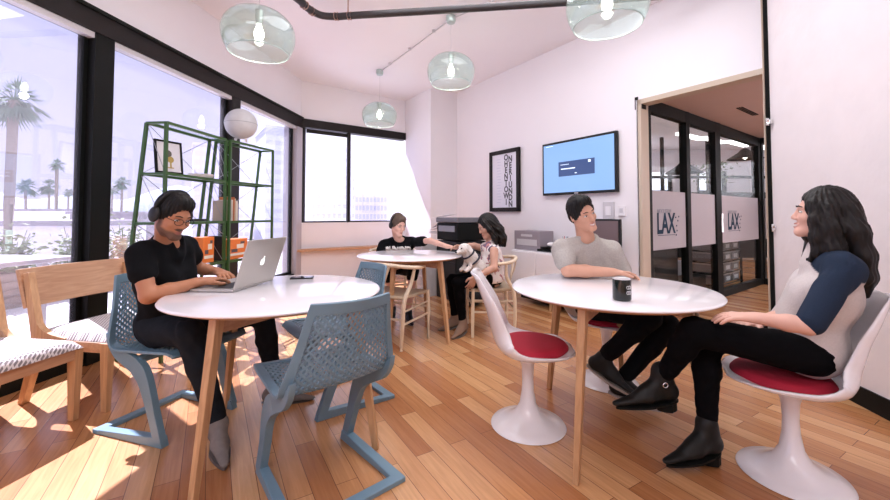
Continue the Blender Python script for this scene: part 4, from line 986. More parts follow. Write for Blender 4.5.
# ---- things in the office behind the glass
def bin_stack(c, nx_, nz, label):
    for i in range(nx_):
        for k in range(nz):
            b = c+U3*(i*.34)+Z3*(.10+k*.17)
            o = empty('storage_bin', b, 0, label % (('bottom', 'second', 'third', 'fourth', 'top')[k if k < 4 else 4], ('left', 'middle', 'right')[i]), 'storage bin', 'storage bins behind the glass')
            R_ = axes(U3, -U1, Z3)
            MB().box(b+Z3*.06, (.30, .36, .12), R_).build('tub', mat('bin_grey', (.20, .18, .18), .5), o, world=True, smooth=None, bevel=.006)
            MB().box(b+Z3*.127, (.32, .38, .016), R_).build('lid', mat('bin_lid', (.42, .38, .36), .5), o, world=True, smooth=None, bevel=.004)
            MB().box(b+Z3*.06+U1*.182, (.14, .004, .06), R_).build('paper_label', M_white, o, world=True, smooth=None)
            if k: pass
rk0 = pw(2.38, -.36); o = empty('storage_rack', rk0+U3*.53, 0, 'black wire rack full of bins just behind the sliding glass', 'rack')
b = MB()
for s in (0, 1.06):
    for d in (-.2, .2): b.bar(rk0+U3*s+U1*d, rk0+U3*s+U1*d+Z3*1.0, .025, .025, up=(0, 1, 0))
for k in range(6):
    z = .085+.17*k; b.bar(rk0+U1*.2+Z3*z, rk0+U3*1.06+U1*.2+Z3*z, .015, .012); b.bar(rk0-U1*.2+Z3*z, rk0+U3*1.06-U1*.2+Z3*z, .015, .012)
    for d in (0, 1.06): b.bar(rk0+U3*d-U1*.2+Z3*z, rk0+U3*d+U1*.2+Z3*z, .012, .012)
b.build('rack_frame', M_black, o, world=True, smooth=None)
MB().box(rk0+U3*.53-U1*.215+Z3*.52, (1.06, .01, 1.0), axes(U3, -U1, Z3)).build('dark_backing', M_black, o, world=True, smooth=None)  # black sheet added to keep the office dim behind the bins
bin_stack(rk0+U3*.19, 3, 5, 'grey storage bin, %s of the %s column in the rack behind the glass')
k_ = 0
for (s, off, w, d, h, m, nm, lab) in ((.20, -.38, .96, .55, .78, M_dark, 'dark_desk', 'black desk end seen through the first glass panel'), (1.22, -.40, .88, .5, .30, M_dark, 'dark_chest', 'low black chest with an added darkening back board behind the second glass panel')):
    c = pw(s+.3, off, 0); b_ = MB().box(c+Z3*h/2, (w, d, h), axes(U3, -U1, Z3))
    if k_: b_.box(c+Z3*.42-U1*(d/2-.01), (w, .02, .84), axes(U3, -U1, Z3))  # added black board stands in for the dimness behind the cartons
    k_ += 1; thing1(b_, nm, m, c, lab, nm.split('_')[1], bevel=.006)
for k, (s, z, h, lab) in enumerate(((1.28, .301, .30, 'tan cardboard carton standing on the low black chest'), (1.62, .301, .20, 'grey cardboard carton beside the tan one on the black chest'))):
    c = pw(s, -.5, z); thing1(MB().box(c+Z3*h/2, (.28, .3, h), axes(U3, -U1, Z3)), 'cardboard_carton', (mat('tan_card', (.42, .33, .26), .7), mat('grey_card', (.34, .32, .33), .7))[k], c, lab, 'box', bevel=.004)
for k, (px, py, Y, lab) in enumerate(((684, 172, 6.2, 'black dome pendant lamp hanging in the office behind the glass'), (745, 158, 6.9, 'black dome pendant lamp beside the corner post of the glass'))):
    c = P(px, py, Y); o = empty('dome_lamp', c, 0, lab, 'lamp', 'black dome lamps')
    MB().lathe([(.02, .17), (.06, .15), (.09, .11), (.17, .05), (.25, .0), (.27, -.02)], seg=32).build('lamp_shade', M_black, o, smooth=60, solid=.004)
    MB().tube([(0, 0, .16), (0, 0, 3.2-c.z)], .004, 6).build('cord', M_black, o)
    MB().lathe([(.001, .05), (.03, .04), (.035, 0), (.001, -.03)], seg=14).build('bulb', mat('office_bulb', (1, .9, .8), .4, emit=(1, .9, .8), es=3), o, smooth=180)
for k in range(4):
    c = P(690+k*24, 160, 7.6+.4*k); c.z = 2.7; thing1(MB().box(c, (.9, .10, .05), rotz(.6)).tube([c, c+Z3*.5], .004, 4), 'tube_light', mat('tube_glow', (1, 1, 1), .4, emit=(1, .96, .95), es=3), c, ('first', 'second', 'third', 'farthest')[k]+' hanging tube light in the office, counted from the doorway jamb', 'light', smooth=None)
# desks further back and a potted plant hanging
for k in range(2):
    c = Vector((4.2+2.0*k, 9.3+.5*k, 0)); o = empty('office_desk', c, .4, ('pale office desk nearer the glass in the back office', 'pale office desk farther right in the back office')[k], 'desk')
    MB().box((0, 0, .73), (1.5, .7, .04)).build('desk_top', M_white, o, smooth=None)
    for sx in (-1, 1):
        for sy in (-1, 1): MB().bar((.7*sx, .3*sy, 0), (.7*sx, .3*sy, .72), .05, .05, up=(0, 1, 0)).build('leg', M_black, o, smooth=None)
    d = Matrix.Rotation(.4, 3, 'Z'); mm = c+Z3*.752
    o = empty('desk_monitor', mm, .4, ('black monitor on the nearer office desk', 'black monitor on the farther office desk')[k], 'monitor')
    MB().box((0, 0, .30), (.55, .03, .34)).build('housing', M_dark, o, smooth=None); MB().box((0, 0, .006), (.2, .16, .012)).tube([(0, 0, 0), (0, .02, .2)], .02, 8).build('stand', M_dark, o)
c = P(715, 168, 8.6)
o = empty('hanging_plant', c, 0, 'hanging trailing plant seen through the third glass panel', 'plant')
MB().lathe([(.001, -.08), (.09, -.07), (.12, .03), (.11, .03), (.001, .02)], seg=20).build('pot', M_white, o, smooth=50)
def fn(r, c=c): v = Vector((r.gauss(0, .16), r.gauss(0, .16), r.uniform(-.35, .12))); return v, v
blob_leaves(320, fn, .04, 77).build('foliage', mat('plant_green', (.10, .13, .05), .7), o, smooth=None)
MB().tube([(0, 0, .03), (0, 0, 3.2-c.z)], .004, 5).build('cord', M_black, o)
# bags on the floor by the printer
for k, (px, py, Y, s, lab) in enumerate(((472, 300, 5.0, (.30, .22, .26), 'black bag on the floor in front of the printer cabinet'), )):
    c = P(px, py, Y); c.z = 0
    thing1(MB().sphere(c+Z3*s[2]*.48, .5, 20, 12, None, (s[0], s[1], s[2]*.96)), 'black_bag', M_dark, c, lab, 'bag', smooth=60)
# ================================================================ PEOPLE (one continuous surface each, clothes and hair over it)
def V3(*a): return np.array(a, float)
def nrm(v): v = np.asarray(v, float); return v/np.linalg.norm(v)
class Shape:
    """signed distance blend of rounded cones, ellipsoids and boxes -> mesh"""
    def __init__(s): s.p = []
    def cone(s, a, b, ra, rb, k=.02, flat=None, fs=1.0, neg=False): s.p.append(('c', np.array(a, float), np.array(b, float), ra, rb, k, flat, fs, neg)); return s
    def chain(s, pts, rs, k=.02, **kw):
        for i in range(len(pts)-1): s.cone(pts[i], pts[i+1], rs[i], rs[i+1], k, **kw)
        return s
    def ell(s, c, R, r, k=.02, neg=False): s.p.append(('e', np.array(c, float), np.array(R, float), np.array(r, float), 0, k, None, 1, neg)); return s
    def box(s, c, R, h, rad=.01, k=.01, neg=False): s.p.append(('b', np.array(c, float), np.array(R, float), np.array(h, float), rad, k, None, 1, neg)); return s
    def mesh(s, h, disp=None, clips=(), pad=.03):
        lo = np.full(3, 1e9); hi = np.full(3, -1e9); bbs = []
        for t in s.p:
            if t[0] == 'c': r = max(t[3], t[4])*max(1, t[7]); l = np.minimum(t[1], t[2])-r; u = np.maximum(t[1], t[2])+r
            else: r = np.linalg.norm(t[3])+(t[4] if t[0] == 'b' else 0) if t[0] == 'b' else np.max(t[3]); l = t[1]-r; u = t[1]+r
            bbs.append((l, u))
            if not t[8]: lo = np.minimum(lo, l); hi = np.maximum(hi, u)
        lo -= pad; hi += pad; n = np.ceil((hi-lo)/h).astype(int)+1
        D = np.full(n, .08, np.float32)
        ax_ = [lo[i]+h*np.arange(n[i]) for i in range(3)]
        for t, (l, u) in zip(s.p, bbs):
            k = t[5]; m = k+.02
            i0 = np.clip(np.floor((l-m-lo)/h).astype(int), 0, n-1); i1 = np.clip(np.ceil((u+m-lo)/h).astype(int)+1, 1, n)
            if np.any(i1 <= i0): continue
            sl = tuple(slice(a, b) for a, b in zip(i0, i1))
            X = ax_[0][sl[0]][:, None, None].astype(np.float32); Y = ax_[1][sl[1]][None, :, None].astype(np.float32); Z = ax_[2][sl[2]][None, None, :].astype(np.float32)
            if t[0] == 'c':
                a, b = t[1], t[2]; ab = b-a; L2 = max(ab@ab, 1e-9); px, py, pz = X-a[0], Y-a[1], Z-a[2]
                q = np.clip((px*ab[0]+py*ab[1]+pz*ab[2])/L2, 0, 1)
                dx, dy, dz = px-q*ab[0], py-q*ab[1], pz-q*ab[2]; d2 = dx*dx+dy*dy+dz*dz
                if t[6] is not None:
                    f = t[6]; w = dx*f[0]+dy*f[1]+dz*f[2]; d2 = d2+w*w*(1/t[7]**2-1)
                d = np.sqrt(np.maximum(d2, 1e-12))-(t[3]+(t[4]-t[3])*q)
            else:
                c, R = t[1], t[2]; px, py, pz = X-c[0], Y-c[1], Z-c[2]
                l_ = [px*R[i][0]+py*R[i][1]+pz*R[i][2] for i in range(3)]
                if t[0] == 'e':
                    r = t[3]; k0 = np.sqrt(sum((l_[i]/r[i])**2 for i in range(3))); k1 = np.sqrt(sum((l_[i]/r[i]**2)**2 for i in range(3)))+1e-9
                    d = k0*(k0-1)/k1
                else:
                    q = [np.abs(l_[i])-t[3][i] for i in range(3)]
                    d = np.sqrt(sum(np.maximum(v, 0)**2 for v in q))+np.minimum(np.maximum(np.maximum(q[0], q[1]), q[2]), 0)-t[4]
            E = D[sl]
            if t[8]: d = -d; hh = np.clip(.5-.5*(E-d)/k*1.0, 0, 1); D[sl] = E*(1-hh)+d*hh+k*hh*(1-hh)
            else: hh = np.clip(.5+.5*(E-d)/k, 0, 1); D[sl] = E*(1-hh)+d*hh-k*hh*(1-hh)
        X, Y, Z = ax_[0][:, None, None].astype(np.float32), ax_[1][None, :, None].astype(np.float32), ax_[2][None, None, :].astype(np.float32)
        if disp is not None: D += disp(X, Y, Z).astype(np.float32)
        for pt, nn in clips: D = np.maximum(D, ((X-pt[0])*nn[0]+(Y-pt[1])*nn[1]+(Z-pt[2])*nn[2]).astype(np.float32))
        return nets(D, lo, h)
def nets(D, lo, h):
    I = D < 0; n = D.shape
    C = np.zeros([k-1 for k in n], np.uint8)
    for a in (0, 1):
        for b in (0, 1):
            for c in (0, 1): C += I[a:n[0]-1+a, b:n[1]-1+b, c:n[2]-1+c]
    act = np.argwhere((C > 0) & (C < 8)); idx = np.full(C.shape, -1, np.int64); idx[tuple(act.T)] = np.arange(len(act))
    acc = np.zeros((len(act), 3)); cnt = np.zeros(len(act))
    cs = [(a, b, c) for a in (0, 1) for b in (0, 1) for c in (0, 1)]
    vals = {c: D[act[:, 0]+c[0], act[:, 1]+c[1], act[:, 2]+c[2]].astype(float) for c in cs}
    for c in cs:
        for k in range(3):
            if c[k] == 0:
                e = list(c); e[k] = 1; e = tuple(e); v0, v1 = vals[c], vals[e]; m = (v0 < 0) != (v1 < 0)
                t = np.where(m, v0/np.where(m, v0-v1, 1), 0); p = np.tile(np.array(c, float), (len(act), 1)); p[:, k] += t
                acc[m] += p[m]; cnt[m] += 1
    V = lo+h*(act+acc/cnt[:, None]); F = []
    for k in range(3):
        s0 = [slice(1, n[i]-1) for i in range(3)]; s1 = list(s0); s0[k] = slice(0, n[k]-1); s1[k] = slice(1, n[k])
        A, B = I[tuple(s0)], I[tuple(s1)]; e = np.argwhere(A != B)
        if not len(e): continue
        off = np.array([1, 1, 1]); off[k] = 0; g = e+off; inside = A[tuple(e.T)]
        i, j = (k+1) % 3, (k+2) % 3
        def at(a, b): q = g.copy(); q[:, i] -= a; q[:, j] -= b; return idx[tuple(q.T)]
        q = np.stack([at(1, 1), at(0, 1), at(0, 0), at(1, 0)], 1); q[~inside] = q[~inside][:, ::-1]; F.append(q)
    F = np.concatenate(F); F = F[(F >= 0).all(1)]
    return V, F
def sdf_obj(name, shape, h, mats, parent=None, origin=None, disp=None, clips=(), matfn=None, colfn=None):
    V, F = shape.mesh(h, disp, clips)
    me = bpy.data.meshes.new(name); me.vertices.add(len(V)); me.vertices.foreach_set('co', V.astype(np.float32).ravel())
    me.loops.add(len(F)*4); me.loops.foreach_set('vertex_index', F.astype(np.int32).ravel())
    me.polygons.add(len(F)); me.polygons.foreach_set('loop_start', np.arange(0, len(F)*4, 4, dtype=np.int32))
    me.update(calc_edges=True); me.validate()
    bm = bmesh.new(); bm.from_mesh(me)                         # keep the main body, drop crumbs
    seen = set(); comps = []
    for v in bm.verts:
        if v.index in seen: continue
        st = [v]; seen.add(v.index); cc = []
        while st:
            a = st.pop(); cc.append(a)
            for e in a.link_edges:
                b = e.other_vert(a)
                if b.index not in seen: seen.add(b.index); st.append(b)
        comps.append(cc)
    big = max(len(c) for c in comps)
    dele = [v for c in comps if len(c) < big for v in c]
    if dele: bmesh.ops.delete(bm, geom=dele, context='VERTS')
    bm.to_mesh(me); bm.free()
    if colfn is not None:
        co = np.zeros(len(me.vertices)*3); me.vertices.foreach_get('co', co); zc = colfn(co.reshape(-1, 3))
        at = me.color_attributes.new('zones', 'FLOAT_COLOR', 'POINT'); at.data.foreach_set('color', np.concatenate([zc, np.ones((len(zc), 1))], 1).astype(np.float32).ravel())
    if matfn is not None:
        n = len(me.polygons); c = np.zeros(n*3); me.polygons.foreach_get('center', c); mi = matfn(c.reshape(-1, 3)).astype(np.int32)
        for m in mats: pass
        o = link(name, me, mats, parent, False, None, 180); me.polygons.foreach_set('material_index', mi)
    else: o = link(name, me, mats, parent, False, None, 180)
    if origin is not None: o.location = origin
    me.transform(lmat(o).inverted())
    return o
def folds(amp=.004, f=22, seed=0, dirn=(.3, .5, 1)):
    r = np.random.default_rng(seed); w = [(r.normal(size=3)*f*(.6+.5*i), r.random()*6.28) for i in range(5)]
    def d(X, Y, Z):
        wx = .03*np.sin(X*17+Z*13+seed); o = 0
        for q, ph in w: o = o+np.sin((X+wx)*q[0]+Y*q[1]+(Z+wx)*q[2]*1.2+ph)
        return np.sign(o)*np.abs(o/3)**1.3*amp
    return d
M_teeth = mat('teeth', (.85, .82, .78), .3)
M_eyew = mat('eye_white', (.75, .72, .70), .2); M_iris = mat('eye_iris', (.06, .035, .02), .1)
def skin_mat(name, c, lips=(.42, .15, .13), beard=(.06, .035, .025)):
    m = mat(name, c, .48, noise=.06, nscale=30, spec=.35); nt = m.node_tree; N, L = nt.nodes, nt.links; b = N['Principled BSDF']
    at = N.new('ShaderNodeAttribute'); at.attribute_name = 'zones'; sp_ = N.new('ShaderNodeSeparateColor'); L.new(at.outputs['Color'], sp_.inputs[0])
    src = b.inputs['Base Color'].links[0].from_socket
    for k, c2 in ((2, beard), (0, lips), (1, (.80, .76, .72))):
        mx = N.new('ShaderNodeMixRGB'); mx.inputs[2].default_value = (*c2, 1); L.new(sp_.outputs[k], mx.inputs[0]); L.new(src, mx.inputs[1]); src = mx.outputs[0]
    L.new(src, b.inputs['Base Color']); return m
def head_frame(C, fwd, up):
    f = nrm(fwd); r = nrm(np.cross(f, nrm(up))); u = np.cross(r, f); return np.array(C, float), r, f, u
def add_head(S, hf, s, smile=0):
    C, r, f, u = hf; R = np.array([r, f, u])
    L = lambda x, y, z: C+s*(x*r+y*f+z*u)
    S.ell(L(0, -.012, .028), R, s*V3(.074, .094, .088), .02)
    S.ell(L(0, .018, -.028), R, s*V3(.061, .070, .082), .03)
    for q in (-1, 1):
        S.cone(L(q*.046, .005, -.062), L(q*.012, .070, -.096), s*.020, s*.017, .025)
        S.ell(L(q*.036, .062, -.026), R, s*V3(.022, .020, .020), .02)
        S.cone(L(q*.014, .084, .022), L(q*.040, .072, .020), s*.009, s*.008, .012)
    S.cone(L(-.012, .074, -.098), L(.012, .074, -.098), s*.015, s*.015, .02)
    for q in (-1, 1): S.ell(L(q*.030, .098, .004), R, s*V3(.017, .013, .010), .014, neg=True)
    S.cone(L(0, .088, .008), L(0, .104, -.028), s*.0065, s*.0095, .012)
    for q in (-1, 1): S.ell(L(q*.0095, .096, -.033), R, s*V3(.007, .009, .006), .008)
    S.cone(L(-.019, .082, -.060), L(0, .091, -.059), s*.005, s*.0065, .006); S.cone(L(.019, .082, -.060), L(0, .091, -.059), s*.005, s*.0065, .006)
    S.cone(L(-.015, .083, -.070), L(0, .090, -.072), s*.005, s*.0075, .006); S.cone(L(.015, .083, -.070), L(0, .090, -.072), s*.005, s*.0075, .006)
    for q in (-1, 1):
        S.ell(L(q*.077, -.006, -.004), R, s*V3(.008, .019, .030), .006); S.ell(L(q*.083, .000, .0), R, s*V3(.004, .009, .014), .004, neg=True)
    return L
def face_parts(o, hf, s, hair_m, brow_z=.030, beard=None):
    C, r, f, u = hf; L = lambda x, y, z: Vector(C+s*(x*r+y*f+z*u)); R = axes(Vector(r), Vector(f), Vector(u))
    for q in (-1, 1):
        e = MB(); e.sphere(L(q*.031, .0795, .003), s*.0115, 16, 10, R, (1.15, .8, .50)); e.cur = 1; e.sphere(L(q*.031, .0862, .003), s*.0046, 12, 8, R, (1, .8, 1.0)); e.tube([L(q*.017, .083, .004), L(q*.030, .0905, .0098), L(q*.045, .078, .005)], [.0010*s, .0016*s, .0010*s], 5); e.build('eye', [M_eyew, M_iris], o, world=True, smooth=180)
        b = MB(); b.tube([L(q*.014, .0935, brow_z-.004), L(q*.030, .0925, brow_z+.001), L(q*.046, .079, brow_z-.004)], [.0022*s, .0032*s, .0016*s], 6); b.build('eyebrow', hair_m, o, world=True, smooth=180)
def add_hand(S, wrist, d, pn, side, s=1.0, curl=.5, spread=.35, k=.006, thumb=1.0, reach=None):
    """d: direction of the fingers, pn: palm normal (towards what it touches), side: +1 if the thumb is on d x pn side"""
    w = np.array(wrist, float); d = nrm(d); pn = nrm(np.array(pn, float)-d*np.dot(pn, d)); l = np.cross(d, pn)*side
    kn = w+d*.088*s
    S.cone(w-d*.01, w+d*.035*s, .026*s, .028*s, .02, flat=pn, fs=.62)
    for j in (-1, -.33, .33, 1): S.cone(w+d*.012*s+l*j*.012*s, kn+l*j*.029*s-d*abs(j)*.004*s, .015*s, .0115*s, .012, flat=pn, fs=.85)
    Ln = {1: (.034, .023, .018), .33: (.040, .027, .019), -.33: (.037, .025, .018), -1: (.028, .019, .016)}
    for j, ll in Ln.items():
        p = kn+l*j*.029*s-d*abs(j)*.004*s; a = .15*curl; dd = nrm(d+l*j*spread*.35); rr = .0092*s
        for q, le in enumerate(ll):
            a += curl*(.45, .75, .5)[q]; v = dd*math.cos(a)+pn*math.sin(a); e = p+v*le*s; S.cone(p, e, rr, rr*.90, k*.6); p = e; rr *= .9
    tb = w+d*.022*s+l*.022*s; t1 = tb+(d*.55+l*.70*thumb+pn*.25)*.036*s; t2 = t1+nrm(d*.85+l*.35*thumb+pn*.35)*.030*s; t3 = t2+nrm(d+pn*.35*curl)*.024*s
    S.cone(w+d*.008*s+l*.008*s, t1, .016*s, .0125*s, .012); S.cone(t1, t2, .0115*s, .0100*s, .004); S.cone(t2, t3, .010*s, .008*s, .004)
def torso(S, J, g=0.0, w=1.0, k=.05, belly=0):
    pel, ch, nk = [np.array(J[q], float) for q in ('pelvis', 'chest', 'neck')]; sl, sr = [np.array(J[q], float) for q in ('shL', 'shR')]
    lat = nrm(sr-sl); up = nrm(nk-pel); fw = nrm(np.cross(up, lat)); 
    wa = pel*.5+ch*.5+fw*.005
    hl = nrm(np.array(J['hipR'])-np.array(J['hipL']))
    S.cone(pel-hl*.075*w, pel+hl*.075*w, .105*w+g, .105*w+g, k)
    S.cone(pel-hl*.055*w, wa-lat*.05*w, .10*w+g, .093*w+g, k); S.cone(pel+hl*.055*w, wa+lat*.05*w, .10*w+g, .093*w+g, k)
    if belly: S.ell(pel*.6+ch*.4+fw*.05, np.array([lat, fw, up]), V3(.12, .09, .13)*belly+g, k)
    S.cone(wa-lat*.05*w, ch-lat*.065*w, .093*w+g, .100*w+g, k); S.cone(wa+lat*.05*w, ch+lat*.065*w, .093*w+g, .100*w+g, k)
    S.cone(ch-lat*.07*w, sl+lat*.05-up*.035, .098*w+g, .062+g, k); S.cone(ch+lat*.07*w, sr-lat*.05-up*.035, .098*w+g, .062+g, k)
    S.cone(sl+lat*.03, nk-up*.03-lat*.02, .050+g, .055+g*.6, k*.8); S.cone(sr-lat*.03, nk-up*.03+lat*.02, .050+g, .055+g*.6, k*.8)
    return lat, fw, up
def shoe(S, ank, toe, s=1.0, g=0, high=0, heel=False, up=(0, 0, 1)):
    ank = np.array(ank, float); d = nrm(np.array(toe, float)-ank*0) if False else nrm(toe); u = nrm(np.array(up, float)-d*np.dot(up, d)); l = np.cross(d, u)
    b = ank-u*.052*s
    S.cone(ank+u*high, b-d*.02*s, .038*s+g, .034*s+g, .02)
    S.cone(b-d*.032*s, b+d*.07*s-u*.006*s, .029*s+g, .029*s+g, .02)
    S.cone(ank+d*.012*s-u*.01*s, b+d*.115*s-u*.004*s, .030*s+g, .020*s+g, .03)
    S.cone(b+d*.075*s-u*.010*s, b+d*.212*s-u*.023*s, .033*s+g, .013*s+g, .02, flat=u, fs=.66)
    return b, d, u, l
def sole(b, d, u, l, s, th=.012, heel=0.0, w=.043):
    mb = MB(); pts = []
    for t in np.linspace(0, 2*PI, 28, endpoint=False):
        x = .062*s+.140*s*math.cos(t); ww = w*s*(1.0 if math.cos(t) > -.2 else .88)*(1-.25*max(0, math.cos(t))**3); pts.append((x+.012*s, ww*math.sin(t)*(1-.25*max(0, math.cos(t)))))
    z0 = -.038*s-heel
    R = axes(Vector(d), Vector(-l), Vector(u)); c = Vector(b+u*(-.040*s)-u*th*.4)
    mb.poly(pts, th, R, c-Vector(u)*th*.3)
    if heel: mb.poly([(x*.30-.034*s, y*.85) for x, y in pts], heel, R, c-Vector(u)*heel)
    return mb
def limb_len(J): pass
def person(label, J, hf, hs, skin, hair_m, h=.0055, shirt=None, pants=None, hands=(), w=1.0, arm=(.046, .036, .025), leg=(.083, .055, .036), lips=(.42, .17, .15), smile=0, beard=None, extra=None, belly=0, group=None):
    S = Shape(); base = J['pelvis']; org = Vector((base[0], base[1], 0))
    lat, fw, up = torso(S, J, -.006, w, belly=belly)
    C, r, f, u = hf
    add_head(S, hf, hs)
    nk = np.array(J['neck']); S.cone(nk-up*.04, C-u*.075*hs-f*.022*hs, .060*w, .054*w*hs, .03); 
    for sd in 'LR':
        sh, el, wr = [np.array(J[q+sd], float) for q in ('sh', 'el', 'wr')]
        S.cone(sh, el, arm[0]*1.05, arm[1], .03); m = el*.62+wr*.38; S.cone(el, m, arm[1], arm[1]*.98, .015); S.cone(m, wr, arm[1]*.95, arm[2], .015)
        hp, kn, an = [np.array(J[q+sd], float) for q in ('hip', 'kn', 'an')]
        S.cone(hp, kn, leg[0]*.93, leg[1]*.93, .03); m = kn*.65+an*.35; S.cone(kn, m, leg[1]*.9, leg[1]*.88, .02); S.cone(m, an, leg[1]*.86, leg[2]*.9, .02)
        t = np.array(J['toe'+sd], float); S.cone(an, an+nrm(t)*.07-V3(0, 0, .035), .027, .016, .015)
    for hd in hands: add_hand(S, **hd)
    def cf(c):
        q = (c-C)/hs; x, y, z = q@r, q@f, q@u; o = np.zeros((len(c), 3)); sm = lambda v: np.clip(v, 0, 1)
        fr = sm((y-.066)*150); zz = z+.0655-8*x*x*smile
        o[:, 0] = fr*sm(2.2*(1.15-np.sqrt((x/.022)**2+(zz/(.0095+.003*(smile > 0)))**2)))
        if smile: o[:, 1] = fr*sm(2.5*(1.1-np.sqrt((x/.020)**2+(zz/.0055)**2)))
        if beard: o[:, 2] = beard(x, y, z, sm)*(1-o[:, 0]*.8)
        return o
    o = sdf_obj('person', S, h, [skin], None, org, colfn=cf)
    props(o, label, 'person', group)
    face_parts(o, hf, hs, hair_m)
    return o, lat, fw, up
def tee(J, o, m, name='t_shirt', colfn=None, w=1.0, g=.012, sleeve=.62, neck_r=.062, vneck=0, h=.006, seed=1, amp=.004, arm=(.046, .036), slim=0, matfn=None, mats=None, hem=.02, belly=0, sleeves='LR', sleeve_g=.012):
    S = Shape(); lat, fw, up = torso(S, J, g, w, belly=belly)
    for sd in sleeves:
        sh, el, wr = [np.array(J[q+sd], float) for q in ('sh', 'el', 'wr')]
        if sleeve <= 1: S.cone(sh, sh+(el-sh)*sleeve, arm[0]+sleeve_g, arm[0]+sleeve_g+(.004 if sleeve < .8 else -.006), .03)
        else: S.cone(sh, el, arm[0]+sleeve_g, arm[1]+sleeve_g, .03); S.cone(el, el+(wr-el)*(sleeve-1), arm[1]+sleeve_g, arm[1]+sleeve_g-.003, .02)
    nk = np.array(J['neck'], float)
    S.cone(nk-up*.06+fw*.005, nk+up*.004+fw*.012, .075+g, neck_r+g, .03)
    S.ell(nk+up*.045+fw*.018, np.array([lat, fw, up]), V3(neck_r*1.02, neck_r*1.12, neck_r*.72), .005, neg=True)
    if vneck: S.cone(nk+up*.02+fw*.08, nk-up*vneck+fw*.125, .045, .006, .006, neg=True)
    clips = []
    pel = np.array(J['pelvis']); 
    return sdf_obj(name, S, h, mats or [m], o, disp=folds(amp, 20, seed), matfn=matfn, colfn=colfn, clips=[(pel-up*(.06-hem), -up)])
def trousers(J, o, m, name='trousers', w=1.0, g=.008, leg=(.083, .055, .036), h=.006, seed=3, end=.93, amp=.004, top=.09):
    S = Shape(); pel = np.array(J['pelvis'], float); hl = nrm(np.array(J['hipR'])-np.array(J['hipL'])); ch = np.array(J['chest'])
    upv = nrm(ch-pel)
    S.cone(pel-hl*.07*w, pel+hl*.07*w, .105*w+g*.6, .105*w+g*.6, .05); S.cone(pel-hl*.05*w, pel-hl*.045*w+upv*top, .10*w+g*.5, .095*w+g*.3, .04); S.cone(pel+hl*.05*w, pel+hl*.045*w+upv*top, .10*w+g*.5, .095*w+g*.3, .04)
    for sd in 'LR':
        hp, kn, an = [np.array(J[q+sd], float) for q in ('hip', 'kn', 'an')]
        e = kn+(an-kn)*end; m_ = kn*.65+an*.35
        S.cone(hp, kn, leg[0]+g, leg[1]+g, .035)
        if end > .4: S.cone(kn, m_, leg[1]+g*.9, leg[1]+g*.6, .025); S.cone(m_, e, leg[1]+g*.5, leg[2]+g*1.1, .02)
        elif end > 0: S.cone(kn, e, leg[1]+g, leg[1]+g, .02)
    return sdf_obj(name, S, h, [m], o, disp=folds(amp, 24, seed))
def strands(f=90, amp=.004, hf=None, wave=.0):
    C, r, fw_, u = hf
    def d(X, Y, Z):
        x = (X-C[0])*r[0]+(Y-C[1])*r[1]+(Z-C[2])*r[2]; y = (X-C[0])*fw_[0]+(Y-C[1])*fw_[1]+(Z-C[2])*fw_[2]; z = (X-C[0])*u[0]+(Y-C[1])*u[1]+(Z-C[2])*u[2]
        a = np.arctan2(y, x)
        return amp*(np.sin(a*f*.16+6*np.sin(z*9)+z*wave)+.6*np.sin(a*f*.37+z*26)+.35*np.sin(x*f*1.9+z*40))
    return d
def short_hair(o, hf, s, m, top=.014, quiff=.0, h=.005, name='hair', fh=.0):
    C, r, f, u = hf; R = np.array([r, f, u]); L = lambda x, y, z: C+s*(x*r+y*f+z*u); S = Shape()
    S.ell(L(0, -.016, .036), R, s*V3(.083, .100, .092+top*.6), .02)
    S.ell(L(0, -.05, -.02), R, s*V3(.066, .058, .055), .02)
    S.ell(L(0, .045, .085+quiff*.4), R, s*V3(.058, .045, .030+quiff), .02)
    for q in (-1, 1): S.ell(L(q*.068, .012, .022), R, s*V3(.016, .030, .040), .012)
    S.ell(L(0, .112, .004), R, s*V3(.066+fh*.6, .062, .074+fh), .010, neg=True)
    S.ell(L(0, .03, -.075), R, s*V3(.10, .075, .062), .010, neg=True)
    return sdf_obj(name, S, h, [m], o, disp=strands(170, .0024*s, hf))
def npv(v): return np.array(v, float)

# ---------------------------------------------------------------- man with headphones at the laptop
S_TAN = skin_mat('skin_tan', (.44, .19, .10), lips=(.26, .09, .07)); S_FAIR = skin_mat('skin_fair', (.64, .355, .25)); S_PALE = skin_mat('skin_pale', (.72, .43, .34)); S_WARM = skin_mat('skin_warm', (.58, .33, .24))
H_BLACK = mat('hair_black', (.0045, .004, .0038), .6, noise=.5, nscale=60, spec=.3); H_BROWN = mat('hair_dark_brown', (.0065, .0042, .0033), .5, spec=.32, noise=.5, nscale=60); H_SAND = mat('hair_sandy', (.13, .085, .06), .6, noise=.5, nscale=60)
M_btee = mat('black_cotton', (.006, .0065, .008), .9, spec=.12, noise=.3, nscale=50, bump=.3, bscale=120)
M_jean = mat('black_denim', (.014, .018, .024), .9, spec=.15, noise=.5, nscale=35, bump=.3, bscale=200)
c_ = P(173, 215.5, 2.02)
hf1 = head_frame(c_, (.86, -.33, -.40), (.36, -.05, .95))
J = dict(pelvis=V3(-1.565, 2.24, .555), chest=V3(-1.575, 2.17, .86), neck=V3(-1.525, 2.10, 1.03),
         shR=npv(P(139, 254, 1.96)), shL=npv(P(186, 246, 2.30)), elR=npv(P(148, 296, 1.90)), elL=npv(P(197, 268, 2.44)),
         wrR=npv(P(199, 282, 2.06)), wrL=npv(P(217, 271.5, 2.46)),
         hipR=V3(-1.53, 2.12, .54), hipL=V3(-1.49, 2.32, .54), knR=npv(P(190, 333, 1.98)), knL=V3(-1.12, 2.42, .55),
         anR=npv(P(218, 423, 1.98)), anL=V3(-1.06, 2.46, .10), toeR=V3(.60, -.80, -.03), toeL=V3(.9, .1, -.02))
